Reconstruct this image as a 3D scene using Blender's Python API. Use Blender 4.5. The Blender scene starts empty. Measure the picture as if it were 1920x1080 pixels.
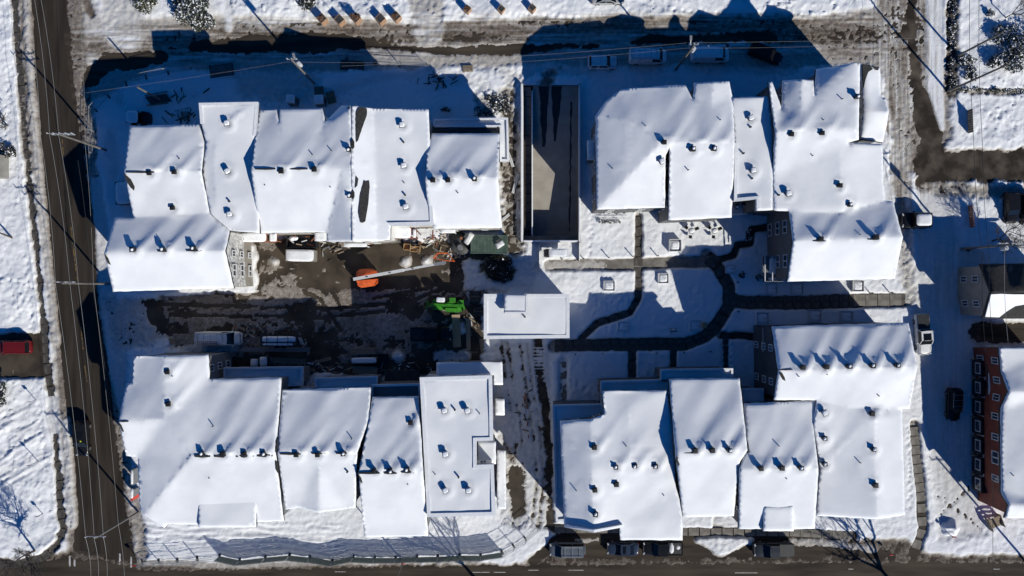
import bpy, bmesh, math, random
import numpy as np
from mathutils import Vector, Matrix, noise as mnoise
from mathutils.geometry import delaunay_2d_cdt
random.seed(7)
SC = bpy.context.scene
COL = SC.collection
# ---------------------------------------------------------------- camera, sky, sun, exposure
CAM_H = 100.0
K = 12.8                                     # ground pixels (1920 wide picture) per metre
cam_d = bpy.data.cameras.new('camera')
cam_d.sensor_width = 36.0
cam_d.lens = 24.0
cam_d.clip_start = 1.0
cam_d.clip_end = 3000.0
cam = bpy.data.objects.new('camera', cam_d)
cam.location = (0, 0, CAM_H)
COL.objects.link(cam)
SC.camera = cam
SUN_EL = math.radians(28.5)
SUN_AZ = math.atan2(0.65, -0.76)
to_sun = Vector((math.sin(SUN_AZ) * math.cos(SUN_EL), math.cos(SUN_AZ) * math.cos(SUN_EL), math.sin(SUN_EL)))
world = bpy.data.worlds.new('World')
SC.world = world
world.use_nodes = True
wn = world.node_tree.nodes
sky = wn.new('ShaderNodeTexSky')
sky.sky_type = 'NISHITA'
sky.sun_disc = False
sky.sun_elevation = SUN_EL
sky.sun_rotation = SUN_AZ
sky.altitude = 3000
sky.air_density = 0.8
sky.dust_density = 0.0
sky.ozone_density = 10.0
bg = wn['Background']
bg.inputs['Strength'].default_value = 0.085
hs = wn.new('ShaderNodeHueSaturation')
hs.inputs['Saturation'].default_value = 1.18
world.node_tree.links.new(sky.outputs['Color'], hs.inputs['Color'])
world.node_tree.links.new(hs.outputs['Color'], bg.inputs['Color'])
sun_d = bpy.data.lights.new('sun', 'SUN')
sun_d.energy = 4.3
sun_d.angle = math.radians(0.5)
sun_d.color = (1.0, 0.975, 0.885)
sun = bpy.data.objects.new('sun', sun_d)
sun.rotation_euler = (-to_sun).to_track_quat('-Z', 'Y').to_euler()
sun.location = to_sun * 200
COL.objects.link(sun)
SC.view_settings.view_transform = 'Standard'
SC.view_settings.look = 'None'
SC.view_settings.gamma = 1.0
SC.view_settings.exposure = 0.13
SC.view_settings.use_curve_mapping = False


# ---------------------------------------------------------------- materials
def mat(name, col, rough=0.75, col2=None, scale=3.0, bump=0.0, bscale=None, metal=0.0, spec=0.5, detail=5.0,
        wave=None, attr=None, trans=0.0, stretch=None, lo=0.4, hi=0.62):
    m = bpy.data.materials.new(name)
    m.use_nodes = True
    nt = m.node_tree
    N, L = nt.nodes, nt.links
    b = N['Principled BSDF']
    b.inputs['Base Color'].default_value = (*col, 1)
    b.inputs['Roughness'].default_value = rough
    b.inputs['Metallic'].default_value = metal
    b.inputs['Specular IOR Level'].default_value = spec
    if trans:
        b.inputs['Transmission Weight'].default_value = trans
    tc = N.new('ShaderNodeTexCoord')
    vec = tc.outputs['Object']
    if stretch:
        mp = N.new('ShaderNodeMapping')
        mp.inputs['Scale'].default_value = stretch
        L.new(vec, mp.inputs['Vector'])
        vec = mp.outputs['Vector']
    if col2 is not None:
        n = N.new('ShaderNodeTexNoise')
        n.inputs['Scale'].default_value = scale
        n.inputs['Detail'].default_value = detail
        L.new(vec, n.inputs['Vector'])
        r = N.new('ShaderNodeMapRange')
        r.inputs['From Min'].default_value = lo
        r.inputs['From Max'].default_value = hi
        L.new(n.outputs['Fac'], r.inputs['Value'])
        mx = N.new('ShaderNodeMix')
        mx.data_type = 'RGBA'
        mx.inputs[6].default_value = (*col, 1)
        mx.inputs[7].default_value = (*col2, 1)
        L.new(r.outputs['Result'], mx.inputs[0])
        L.new(mx.outputs[2], b.inputs['Base Color'])
    last = None
    if bump:
        n2 = N.new('ShaderNodeTexNoise')
        n2.inputs['Scale'].default_value = bscale or scale * 3
        n2.inputs['Detail'].default_value = 6
        L.new(vec, n2.inputs['Vector'])
        bp = N.new('ShaderNodeBump')
        bp.inputs['Distance'].default_value = bump
        L.new(n2.outputs['Fac'], bp.inputs['Height'])
        last = bp.outputs['Normal']
    if wave:
        axis, sc, dist = wave
        w = N.new('ShaderNodeTexWave')
        w.wave_type = 'BANDS'
        w.bands_direction = axis
        w.wave_profile = 'SAW'
        w.inputs['Scale'].default_value = sc
        L.new(tc.outputs['Object'], w.inputs['Vector'])
        bp2 = N.new('ShaderNodeBump')
        bp2.inputs['Distance'].default_value = dist
        L.new(w.outputs['Fac'], bp2.inputs['Height'])
        if last:
            L.new(last, bp2.inputs['Normal'])
        last = bp2.outputs['Normal']
    if last:
        L.new(last, b.inputs['Normal'])
    return m


M = {}
M['snow'] = mat('roof_snow', (0.86, 0.865, 0.875), 0.7, (0.80, 0.81, 0.83), 0.35, 0.012, 1.6, spec=0.25)
M['fluff'] = mat('fluffy_snow', (0.85, 0.855, 0.87), 0.75, (0.78, 0.79, 0.81), 2.0, 0.03, 6.0, spec=0.2)
M['asphalt'] = mat('asphalt', (0.032, 0.025, 0.019), 0.85, (0.085, 0.066, 0.049), 0.9, 0.01, 20, detail=9, spec=0.15, stretch=(0.12, 1, 1), lo=0.35, hi=0.72)
M['asphalt_ns'] = mat('asphalt_left_street', (0.028, 0.0225, 0.018), 0.85, (0.062, 0.049, 0.038), 0.9, 0.01, 20, detail=9, spec=0.15, stretch=(1, 0.09, 1), lo=0.38, hi=0.75)
M['asphalt_mix'] = mat('asphalt_junction', (0.030, 0.024, 0.019), 0.85, (0.115, 0.092, 0.072), 0.4, 0.02, 12, detail=12, spec=0.15, lo=0.42, hi=0.68)
M['asphalt_wet'] = mat('wet_asphalt', (0.040, 0.031, 0.0225), 0.6, (0.090, 0.070, 0.050), 0.3, 0.01, 14, detail=9, spec=0.25)
M['concrete'] = mat('concrete', (0.15, 0.135, 0.115), 0.85, (0.24, 0.215, 0.185), 0.8, 0.01, 15)
M['ramp_concrete'] = mat('ramp_concrete', (0.30, 0.27, 0.235), 0.9, (0.36, 0.33, 0.285), 0.5, 0.01, 15)
M['concrete_wet'] = mat('wet_concrete', (0.055, 0.048, 0.041), 0.7, (0.105, 0.092, 0.078), 1.2, 0.01, 15)
M['soil'] = mat('frozen_soil', (0.035, 0.027, 0.02), 0.95, (0.075, 0.058, 0.042), 0.9, 0.05, 8)
M['shingle'] = mat('dark_shingle', (0.018, 0.017, 0.017), 0.9, (0.036, 0.034, 0.033), 3.0, 0.02, 10, wave=('Y', 3.5, 0.02))
M['fascia'] = mat('dark_fascia', (0.035, 0.033, 0.032), 0.7, (0.055, 0.052, 0.05), 2.0)
M['white_trim'] = mat('white_trim', (0.72, 0.72, 0.71), 0.6, (0.6, 0.6, 0.6), 2.0)
M['parapet_trim'] = mat('pale_parapet_metal', (0.55, 0.56, 0.57), 0.5, (0.45, 0.46, 0.48), 2.0)
M['wrap'] = mat('white_house_wrap', (0.70, 0.69, 0.67), 0.6, (0.58, 0.57, 0.55), 1.4, 0.03, 1.0)
M['ink'] = mat('dark_print', (0.06, 0.06, 0.065), 0.8)
M['osb'] = mat('orange_sheathing', (0.32, 0.12, 0.06), 0.8, (0.23, 0.08, 0.04), 2.0)
M['greige'] = mat('greige_panel', (0.30, 0.27, 0.235), 0.8, (0.24, 0.22, 0.19), 1.0, wave=('X', 2.0, 0.01))
M['grey_siding'] = mat('grey_siding', (0.115, 0.115, 0.118), 0.7, (0.145, 0.145, 0.15), 0.6, wave=('Z', 2.4, 0.03))
M['dark_siding'] = mat('charcoal_siding', (0.055, 0.060, 0.07), 0.7, (0.075, 0.08, 0.09), 0.6, wave=('Z', 2.4, 0.03))
M['grey_panel'] = mat('grey_panel', (0.15, 0.155, 0.165), 0.7, (0.185, 0.19, 0.20), 0.5)
M['red_wall'] = mat('rust_red_siding', (0.24, 0.06, 0.035), 0.75, (0.18, 0.045, 0.028), 0.8, wave=('Z', 2.4, 0.03))
M['beige'] = mat('beige_siding', (0.33, 0.31, 0.28), 0.75, (0.27, 0.255, 0.23), 0.8, wave=('Z', 2.4, 0.03))
M['black'] = mat('black_metal', (0.012, 0.012, 0.013), 0.5, (0.022, 0.022, 0.023), 2.0)
M['vent'] = mat('vent_metal', (0.02, 0.02, 0.021), 0.55, (0.04, 0.04, 0.04), 4.0)
M['galv'] = mat('galvanised_steel', (0.42, 0.43, 0.44), 0.45, (0.33, 0.34, 0.35), 4.0, metal=0.4)
M['glass'] = mat('window_glass', (0.03, 0.035, 0.045), 0.08, (0.05, 0.06, 0.075), 0.7, spec=0.8)
M['carglass'] = mat('car_glass', (0.008, 0.010, 0.013), 0.12, spec=0.3)
M['tyre'] = mat('rubber', (0.012, 0.012, 0.012), 0.85)
M['rim'] = mat('wheel_rim', (0.35, 0.35, 0.36), 0.35, metal=0.7)
M['lamp_glass'] = mat('headlight_glass', (0.6, 0.62, 0.65), 0.15)
M['tail_glass'] = mat('tail_light_glass', (0.25, 0.01, 0.01), 0.2)
M['wood'] = mat('weathered_wood', (0.30, 0.235, 0.165), 0.85, (0.19, 0.145, 0.10), 3.0, 0.01, 20, stretch=(8, 1, 1))
M['new_wood'] = mat('new_lumber', (0.45, 0.34, 0.22), 0.8, (0.36, 0.27, 0.17), 3.0, stretch=(6, 1, 1))
M['cedar'] = mat('cedar_boards', (0.38, 0.235, 0.15), 0.85, (0.28, 0.17, 0.11), 4.0)
M['pole_wood'] = mat('pole_wood', (0.17, 0.155, 0.135), 0.85, (0.11, 0.10, 0.085), 3.0, stretch=(1, 1, 0.2))
M['bark'] = mat('bark', (0.055, 0.045, 0.038), 0.95, (0.09, 0.075, 0.062), 4.0)
M['wire'] = mat('aluminium_wire', (0.30, 0.29, 0.27), 0.5)
M['wire_dark'] = mat('black_cable', (0.02, 0.02, 0.02), 0.6)
M['porcelain'] = mat('porcelain_insulator', (0.55, 0.55, 0.56), 0.3)
M['green_leaf'] = mat('evergreen_needles', (0.035, 0.045, 0.03), 0.8, (0.06, 0.07, 0.04), 5.0)
M['dark_leaf'] = mat('dark_evergreen', (0.012, 0.014, 0.012), 0.9, (0.025, 0.03, 0.022), 5.0)
M['olive_leaf'] = mat('olive_shrub', (0.075, 0.075, 0.02), 0.85, (0.045, 0.05, 0.02), 5.0)
M['dry_leaf'] = mat('dry_brown_leaves', (0.23, 0.12, 0.075), 0.9, (0.13, 0.07, 0.045), 5.0)
M['orange'] = mat('orange_paint', (0.66, 0.11, 0.018), 0.5, (0.46, 0.075, 0.015), 2.0)
M['white_paint'] = mat('white_paint', (0.74, 0.74, 0.73), 0.35, (0.66, 0.66, 0.65), 1.5)
M['lime'] = mat('lime_green_paint', (0.065, 0.33, 0.02), 0.45, (0.04, 0.20, 0.02), 2.5)
M['container_green'] = mat('green_container_steel', (0.095, 0.14, 0.11), 0.65, (0.065, 0.10, 0.078), 1.5)
M['fabric'] = mat('fence_windscreen', (0.10, 0.125, 0.115), 0.9, (0.14, 0.165, 0.15), 3.0)
M['yellow_line'] = mat('yellow_road_paint', (0.26, 0.155, 0.03), 0.9, (0.05, 0.04, 0.03), 2.0, lo=0.38, hi=0.6)
M['white_line'] = mat('white_road_paint', (0.55, 0.53, 0.50), 0.8, (0.2, 0.18, 0.16), 3.0, lo=0.45, hi=0.7)
M['red_sign'] = mat('red_sign', (0.55, 0.05, 0.03), 0.5)
M['tarp'] = mat('dark_tarp', (0.03, 0.033, 0.035), 0.7, (0.06, 0.062, 0.06), 2.0, 0.03, 3)
M['bag_white'] = mat('white_bag', (0.68, 0.68, 0.67), 0.7, (0.55, 0.55, 0.54), 3.0, 0.05, 3)
M['cardboard'] = mat('cardboard', (0.48, 0.31, 0.16), 0.85, (0.40, 0.25, 0.12), 3.0)
M['hiviz'] = mat('yellow_sticker', (0.65, 0.75, 0.02), 0.5)
M['blue_tarp'] = mat('blue_tarp', (0.02, 0.08, 0.35), 0.6)


def paint(name, c, rough=0.28):
    return mat(name, c, rough, tuple(min(1, x * 0.82 + 0.004) for x in c), 1.3, spec=0.35)


# ground snow: dirt comes from a per-vertex attribute of the real, trodden and ploughed cover
def ground_snow():
    m = bpy.data.materials.new('ground_snow')
    m.use_nodes = True
    N, L = m.node_tree.nodes, m.node_tree.links
    b = N['Principled BSDF']
    b.inputs['Roughness'].default_value = 0.75
    b.inputs['Specular IOR Level'].default_value = 0.25
    at = N.new('ShaderNodeAttribute')
    at.attribute_name = 'dirt'
    tc = N.new('ShaderNodeTexCoord')
    n = N.new('ShaderNodeTexNoise')
    n.inputs['Scale'].default_value = 1.6
    n.inputs['Detail'].default_value = 9
    n.inputs['Roughness'].default_value = 0.7
    L.new(tc.outputs['Object'], n.inputs['Vector'])
    n3 = N.new('ShaderNodeTexNoise')
    n3.inputs['Scale'].default_value = 9.0
    n3.inputs['Detail'].default_value = 6
    n3.inputs['Roughness'].default_value = 0.8
    L.new(tc.outputs['Object'], n3.inputs['Vector'])
    av = N.new('ShaderNodeMath')
    av.operation = 'ADD'
    L.new(n.outputs['Fac'], av.inputs[0])
    L.new(n3.outputs['Fac'], av.inputs[1])
    ma = N.new('ShaderNodeMath')
    ma.operation = 'MULTIPLY_ADD'
    L.new(av.outputs[0], ma.inputs[0])
    ma.inputs[1].default_value = 1.5
    ma.inputs[2].default_value = -1.5
    mb = N.new('ShaderNodeMath')
    mb.operation = 'MULTIPLY'
    L.new(ma.outputs[0], mb.inputs[0])
    L.new(at.outputs['Fac'], mb.inputs[1])
    mc = N.new('ShaderNodeMath')
    mc.operation = 'ADD'
    mc.use_clamp = True
    L.new(mb.outputs[0], mc.inputs[0])
    L.new(at.outputs['Fac'], mc.inputs[1])
    r = N.new('ShaderNodeValToRGB')
    L.new(mc.outputs[0], r.inputs['Fac'])
    e = r.color_ramp.elements
    e[0].position = 0.0
    e[0].color = (0.86, 0.865, 0.88, 1)
    e[1].position = 1.0
    e[1].color = (0.060, 0.045, 0.033, 1)
    x = e.new(0.35)
    x.color = (0.46, 0.43, 0.395, 1)
    x = e.new(0.65)
    x.color = (0.20, 0.165, 0.135, 1)
    L.new(r.outputs['Color'], b.inputs['Base Color'])
    n2 = N.new('ShaderNodeTexNoise')
    n2.inputs['Scale'].default_value = 5.0
    n2.inputs['Detail'].default_value = 8
    n2.inputs['Roughness'].default_value = 0.65
    L.new(tc.outputs['Object'], n2.inputs['Vector'])
    bp = N.new('ShaderNodeBump')
    bp.inputs['Distance'].default_value = 0.07
    L.new(n2.outputs['Fac'], bp.inputs['Height'])
    L.new(bp.outputs['Normal'], b.inputs['Normal'])
    return m


M['ground_snow'] = ground_snow()


# ---------------------------------------------------------------- helpers
def W(px, py, h=0.0):
    s = (CAM_H - h) / CAM_H / K
    return Vector(((px - 960) * s, (540 - py) * s, h))


def link(name, me, parent=None, label=None, cat=None, group=None, kind=None, loc=None, rz=0.0, mats=None):
    o = bpy.data.objects.new(name, me)
    COL.objects.link(o)
    if mats is not None and me is not None:
        for m in (mats if isinstance(mats, (list, tuple)) else [mats]):
            me.materials.append(m)
    if parent is not None:
        o.parent = parent
    if loc is not None:
        o.location = loc
    if rz:
        o.rotation_euler = (0, 0, rz)
    if label:
        o['label'] = label
    if cat:
        o['category'] = cat
    if group:
        o['group'] = group
    if kind:
        o['kind'] = kind
    return o


def thing(name, label, cat, loc=(0, 0, 0), rz=0.0, group=None):
    return link(name, None, None, label, cat, group, None, loc, rz)


class MB:
    def __init__(s):
        s.v, s.f, s.m = [], [], []

    def face(s, pts, mi=0):
        i = len(s.v)
        s.v += [tuple(p) for p in pts]
        s.f.append(tuple(range(i, i + len(pts))))
        s.m.append(mi)

    def box(s, c, d, rz=0.0, mi=0, taper=1.0, tilt=None):
        x, y, z = d[0] / 2, d[1] / 2, d[2] / 2
        i = len(s.v)
        cr, sr = math.cos(rz), math.sin(rz)
        for (a, b, e) in [(-1, -1, -1), (1, -1, -1), (1, 1, -1), (-1, 1, -1), (-1, -1, 1), (1, -1, 1), (1, 1, 1), (-1, 1, 1)]:
            t = taper if e > 0 else 1
            X, Y, Z = a * x * t, b * y * t, e * z
            if tilt:
                X, Z = X * math.cos(tilt) - Z * math.sin(tilt), X * math.sin(tilt) + Z * math.cos(tilt)
            s.v.append((c[0] + X * cr - Y * sr, c[1] + X * sr + Y * cr, c[2] + Z))
        for q in [(0, 3, 2, 1), (4, 5, 6, 7), (0, 1, 5, 4), (1, 2, 6, 5), (2, 3, 7, 6), (3, 0, 4, 7)]:
            s.f.append(tuple(i + k for k in q))
            s.m.append(mi)
        return s

    def tube(s, p, q, r0, r1=None, n=8, mi=0, cap=True):
        r1 = r0 if r1 is None else r1
        p, q = Vector(p), Vector(q)
        d = (q - p)
        if d.length < 1e-6:
            return s
        d.normalize()
        u = d.orthogonal().normalized()
        w = d.cross(u)
        i = len(s.v)
        for k in range(n):
            a = 2 * math.pi * k / n
            o = u * math.cos(a) + w * math.sin(a)
            s.v.append(tuple(p + o * r0))
        for k in range(n):
            a = 2 * math.pi * k / n
            o = u * math.cos(a) + w * math.sin(a)
            s.v.append(tuple(q + o * r1))
        for k in range(n):
            s.f.append((i + k, i + (k + 1) % n, i + n + (k + 1) % n, i + n + k))
            s.m.append(mi)
        if cap:
            s.f.append(tuple(i + n + k for k in range(n)))
            s.m.append(mi)
            s.f.append(tuple(i + n - 1 - k for k in range(n)))
            s.m.append(mi)
        return s

    def prism(s, pts, z0, z1, mi=0, mi_top=None):
        n = len(pts)
        a = sum(pts[k][0] * pts[(k + 1) % n][1] - pts[(k + 1) % n][0] * pts[k][1] for k in range(n))
        if a < 0:
            pts = pts[::-1]
        i = len(s.v)
        z0f = z0 if callable(z0) else (lambda p: z0)
        z1f = z1 if callable(z1) else (lambda p: z1)
        for p in pts:
            s.v.append((p[0], p[1], z0f(p)))
        for p in pts:
            s.v.append((p[0], p[1], z1f(p)))
        for k in range(n):
            s.f.append((i + k, i + (k + 1) % n, i + n + (k + 1) % n, i + n + k))
            s.m.append(mi)
        s.f.append(tuple(i + n + k for k in range(n)))
        s.m.append(mi if mi_top is None else mi_top)
        s.f.append(tuple(i + n - 1 - k for k in range(n)))
        s.m.append(mi)
        return s

    def mesh(s, name, smooth=False):
        me = bpy.data.meshes.new(name)
        me.from_pydata(s.v, [], s.f)
        for p, mi in zip(me.polygons, s.m):
            p.material_index = mi
            p.use_smooth = smooth
        return me

    def go(s, name, mats, parent=None, smooth=False, **kw):
        return link(name, s.mesh(name, smooth), parent, mats=mats, **kw)


def mound(name, rx, ry, h, parent=None, m='fluff', n=14, seed=0, loc=None, rz=0, rough=0.18, box=False, **kw):
    """soft lump: a rounded cap on an ellipse or rounded rectangle"""
    rings = 5
    mb = MB()
    idx = [[None] * n for _ in range(rings + 1)]
    mb.v.append((0, 0, h * (1 + rough * 0.3)))
    for r in range(1, rings + 1):
        t = r / rings
        for k in range(n):
            a = 2 * math.pi * k / n
            c, q = math.cos(a), math.sin(a)
            if box:
                e = 0.35
                c = math.copysign(abs(c) ** e, c)
                q = math.copysign(abs(q) ** e, q)
                z = h * (1 - t ** 7)
            else:
                z = h * (1 - t ** 2.2)
            j = mnoise.noise(Vector((c * t * 2 + seed * 3.1, q * t * 2, seed)))
            z = max(z * (1 + rough * 2 * j), 0) if r < rings else 0
            rr = 1 + (rough * mnoise.noise(Vector((c * 1.5, q * 1.5, seed + 9))) if not box else 0.03 * j)
            mb.v.append((rx * t * c * rr, ry * t * q * rr, z))
            idx[r][k] = len(mb.v) - 1
    for k in range(n):
        mb.f.append((0, idx[1][k], idx[1][(k + 1) % n]))
        mb.m.append(0)
        for r in range(1, rings):
            mb.f.append((idx[r][k], idx[r + 1][k], idx[r + 1][(k + 1) % n], idx[r][(k + 1) % n]))
            mb.m.append(0)
    return mb.go(name, [M[m] if isinstance(m, str) else m], parent, smooth=True, loc=loc, rz=rz, **kw)


# ---------------------------------------------------------------- noise fields on the ground grid
RNG = np.random.RandomState(11)
TAB = [RNG.rand(256, 256).astype(np.float32) for _ in range(6)]


def vn(u, v, t=0):
    T = TAB[t % 6]
    iu, iv = np.floor(u).astype(int), np.floor(v).astype(int)
    fu, fv = u - iu, v - iv
    fu, fv = fu * fu * (3 - 2 * fu), fv * fv * (3 - 2 * fv)
    a, b = T[iu & 255, iv & 255], T[(iu + 1) & 255, iv & 255]
    c, d = T[iu & 255, (iv + 1) & 255], T[(iu + 1) & 255, (iv + 1) & 255]
    return (a * (1 - fu) + b * fu) * (1 - fv) + (c * (1 - fu) + d * fu) * fv


def fbm(u, v, t=0, o=4, g=0.5):
    s, a, w = 0, 1.0, 0
    for k in range(o):
        s = s + a * (vn(u * 2 ** k + 17 * k, v * 2 ** k + 31 * k, t + k) - 0.5)
        w += a
        a *= g
    return s / w * 2


def seg_sdf(X, Y, pts, hw):
    d = np.full(X.shape, 1e9, dtype=np.float32)
    hws = hw if isinstance(hw, (list, tuple)) else [hw] * len(pts)
    for (a, b), (wa, wb) in zip(zip(pts[:-1], pts[1:]), zip(hws[:-1], hws[1:])):
        dx, dy = b[0] - a[0], b[1] - a[1]
        L2 = dx * dx + dy * dy + 1e-9
        t = np.clip(((X - a[0]) * dx + (Y - a[1]) * dy) / L2, 0, 1)
        q = np.hypot(X - a[0] - t * dx, Y - a[1] - t * dy) - (wa + (wb - wa) * t)
        d = np.minimum(d, q)
    return d


def poly_sdf(X, Y, pts):
    d = np.full(X.shape, 1e9, dtype=np.float32)
    ins = np.zeros(X.shape, bool)
    n = len(pts)
    for k in range(n):
        a, b = pts[k], pts[(k + 1) % n]
        dx, dy = b[0] - a[0], b[1] - a[1]
        L2 = dx * dx + dy * dy + 1e-9
        t = np.clip(((X - a[0]) * dx + (Y - a[1]) * dy) / L2, 0, 1)
        d = np.minimum(d, np.hypot(X - a[0] - t * dx, Y - a[1] - t * dy))
        if a[1] != b[1]:
            c = ((a[1] > Y) != (b[1] > Y)) & (X < dx * (Y - a[1]) / dy + a[0])
            ins ^= c
    return np.where(ins, -d, d)
# ---------------------------------------------------------------- ground, streets, snow cover
RAMP = (979, 162, 1086, 449)                 # sunken ramp, ground pixels


def flat(name, pts, z, m, **kw):
    mb = MB()
    P = [W(*p) for p in pts]
    a = sum(P[k][0] * P[(k + 1) % len(P)][1] - P[(k + 1) % len(P)][0] * P[k][1] for k in range(len(P)))
    if a < 0:
        P = P[::-1]
    mb.face([(p[0], p[1], z) for p in P])
    return mb.go(name, [M[m]], **kw)


def ribbon_pts(pts, hw):
    out_l, out_r = [], []
    P = [Vector(p[:2]) for p in pts]
    for k, p in enumerate(P):
        a = P[max(k - 1, 0)]
        b = P[min(k + 1, len(P) - 1)]
        d = (b - a).normalized()
        n = Vector((-d.y, d.x))
        w = hw[k] if isinstance(hw, (list, tuple)) else hw
        out_l.append(p + n * w)
        out_r.append(p - n * w)
    return out_l, out_r


def ribbon(name, pts, hw, z, m, parent=None, **kw):
    """strip along ground pixels, hw in pixels"""
    l, r = ribbon_pts(pts, hw)
    mb = MB()
    for k in range(len(l) - 1):
        q = [W(*r[k]), W(*l[k]), W(*l[k + 1]), W(*r[k + 1])]
        P = [(v[0], v[1], z) for v in q]
        a = sum(P[i][0] * P[(i + 1) % 4][1] - P[(i + 1) % 4][0] * P[i][1] for i in range(4))
        mb.face(P if a > 0 else P[::-1])
    return mb.go(name, [M[m]], parent, **kw)


gm = MB()
rx0, ry1, rz_ = W(RAMP[0], RAMP[1])
rx1, ry0, rz_ = W(RAMP[2], RAMP[3])
B = 1500
for (a, b, c, d) in [(-B, -B, B, ry0), (-B, ry1, B, B), (-B, ry0, rx0, ry1), (rx1, ry0, B, ry1)]:
    gm.face([(a, b, -0.15), (c, b, -0.15), (c, d, -0.15), (a, d, -0.15)])
gm.go('ground', [M['soil']], kind='structure')
# white country beyond the block: a plain snow plain that starts where the detailed cover ends
far = MB()
gx0, gy1, _ = W(-88, -58)
gx1, gy0, _ = W(2008, 1138)
for (a, b, c, d) in [(-B, -B, B, gy0), (-B, gy1, B, B), (-B, gy0, gx0, gy1), (gx1, gy0, B, gy1)]:
    far.face([(a, b, 0.22), (c, b, 0.22), (c, d, 0.22), (a, d, 0.22)])
far.go('outer_snow_field', [M['fluff']], kind='structure')

flat('left_street', [(46, -60), (58, 120), (72, 260), (90, 430), (103, 560), (118, 700), (133, 850), (140, 1000), (120, 1140),
                     (300, 1140), (262, 1060), (248, 1000), (240, 850), (225, 700), (205, 540), (192, 400), (175, 250), (160, 120), (140, -60)],
     0.0, 'asphalt_ns', kind='structure')
flat('top_street', [(120, 62), (400, 45), (980, 40), (1500, 38), (1720, 30), (1720, 112), (1500, 130), (980, 128), (400, 140), (200, 170), (140, 220)],
     0.004, 'asphalt', kind='structure')
flat('right_street', [(1660, -60), (1742, -60), (1765, 120), (1780, 250), (1850, 262), (2000, 262), (2000, 352), (1845, 352), (1845, 1140), (1720, 1140),
                      (1738, 1000), (1722, 800), (1700, 560), (1690, 300), (1655, 120)], 0.008, 'asphalt_mix', kind='structure')
flat('bottom_street', [(-80, 1040), (60, 1048), (140, 1030), (260, 1050), (980, 1050), (1050, 996), (1700, 996), (1740, 1035), (2000, 1035), (2000, 1138), (-80, 1138)],
     0.012, 'asphalt', kind='structure')
flat('construction_lot', [(200, 545), (470, 540), (470, 425), (975, 425), (980, 640), (1030, 640), (1040, 1005), (925, 985), (925, 700), (230, 705)],
     0.006, 'asphalt_wet', kind='structure')
flat('red_car_driveway', [(-80, 622), (90, 622), (100, 712), (-80, 716)], 0.0, 'asphalt_wet', kind='structure')
flat('back_lane_pavement', [(935, 170), (985, 170), (985, 480), (935, 480)], 0.002, 'soil', kind='structure')
ribbon('planting_bed', [(1012, 632), (1012, 690), (1022, 760), (1030, 860), (1032, 990)], 10, 0.016, 'soil', kind='structure')
ribbon('side_lot_driveway', [(1838, 625), (2000, 625)], 26, 0.014, 'asphalt', kind='structure')
ribbon('hedge_bed', [(1784, -60), (1784, 176)], 11, 0.018, 'soil', kind='structure')
PATHS = [
    ('courtyard_path', [(1030, 497), (1100, 496), (1190, 496), (1260, 492), (1340, 490)], 11, 'concrete'),
    ('courtyard_path', [(1197, 405), (1197, 500), (1196, 560), (1180, 586), (1120, 606), (1092, 632), (1082, 645)], 7, 'concrete_wet'),
    ('courtyard_path', [(1325, 478), (1345, 500), (1366, 535), (1368, 570), (1345, 608), (1320, 632), (1285, 645), (1180, 646), (1040, 648)], 12, 'concrete_wet'),
    ('courtyard_path', [(1366, 560), (1400, 568), (1520, 567), (1698, 562)], 13, 'concrete_wet'),
    ('courtyard_path', [(1340, 490), (1375, 478), (1382, 460), (1406, 456), (1410, 430), (1440, 426)], 7, 'soil'),
    ('courtyard_path', [(1185, 655), (1185, 715)], 7, 'concrete_wet'),
    ('courtyard_path', [(1262, 650), (1262, 684), (1250, 715)], 6, 'concrete_wet'),
    ('courtyard_path', [(1350, 628), (1360, 632), (1380, 628), (1418, 632)], 7, 'soil'),
    ('courtyard_path', [(1360, 626), (1361, 700)], 5, 'concrete_wet'),
    ('courtyard_path', [(1056, 678), (1056, 762)], 9, 'concrete'),
]
PSL = []
for i, (n, p, w, m) in enumerate(PATHS):
    if m.startswith('concrete') and i > 0 and w != 9:
        PSL.append((n, p, w, m, 0.008 + 0.004 * i))
    else:
        ribbon(n, p, w, 0.008 + 0.004 * i, m, kind='structure')

# road markings
ribbon('centre_line', [(117, 262), (119, 292)], 0.9, 0.018, 'yellow_line', kind='structure')
ribbon('centre_line', [(133, 425), (139, 475), (146, 535)], 0.9, 0.018, 'yellow_line', kind='structure')
ribbon('centre_line', [(152, 612), (156, 655)], 0.9, 0.018, 'yellow_line', kind='structure')
ribbon('centre_line', [(159, 685), (163, 716)], 0.9, 0.018, 'yellow_line', kind='structure')
for a, b, y in [(628, 648, 1072), (886, 918, 1073), (926, 948, 1073), (990, 1010, 1069), (1066, 1095, 1069), (1378, 1420, 1074), (1590, 1600, 1067), (1862, 1875, 1067)]:
    ribbon('lane_dash', [(a, y), (b, y)], 0.6, 0.024, 'white_line', kind='structure')
for (x, y) in [(131, 1052), (140, 1052), (225, 1048), (246, 1054)]:
    ribbon('crossing_dash', [(x, y - 10), (x, y + 10)], 1.6, 0.024, 'white_line', kind='structure')

# pavements made of single slabs
SLAB = {}


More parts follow.
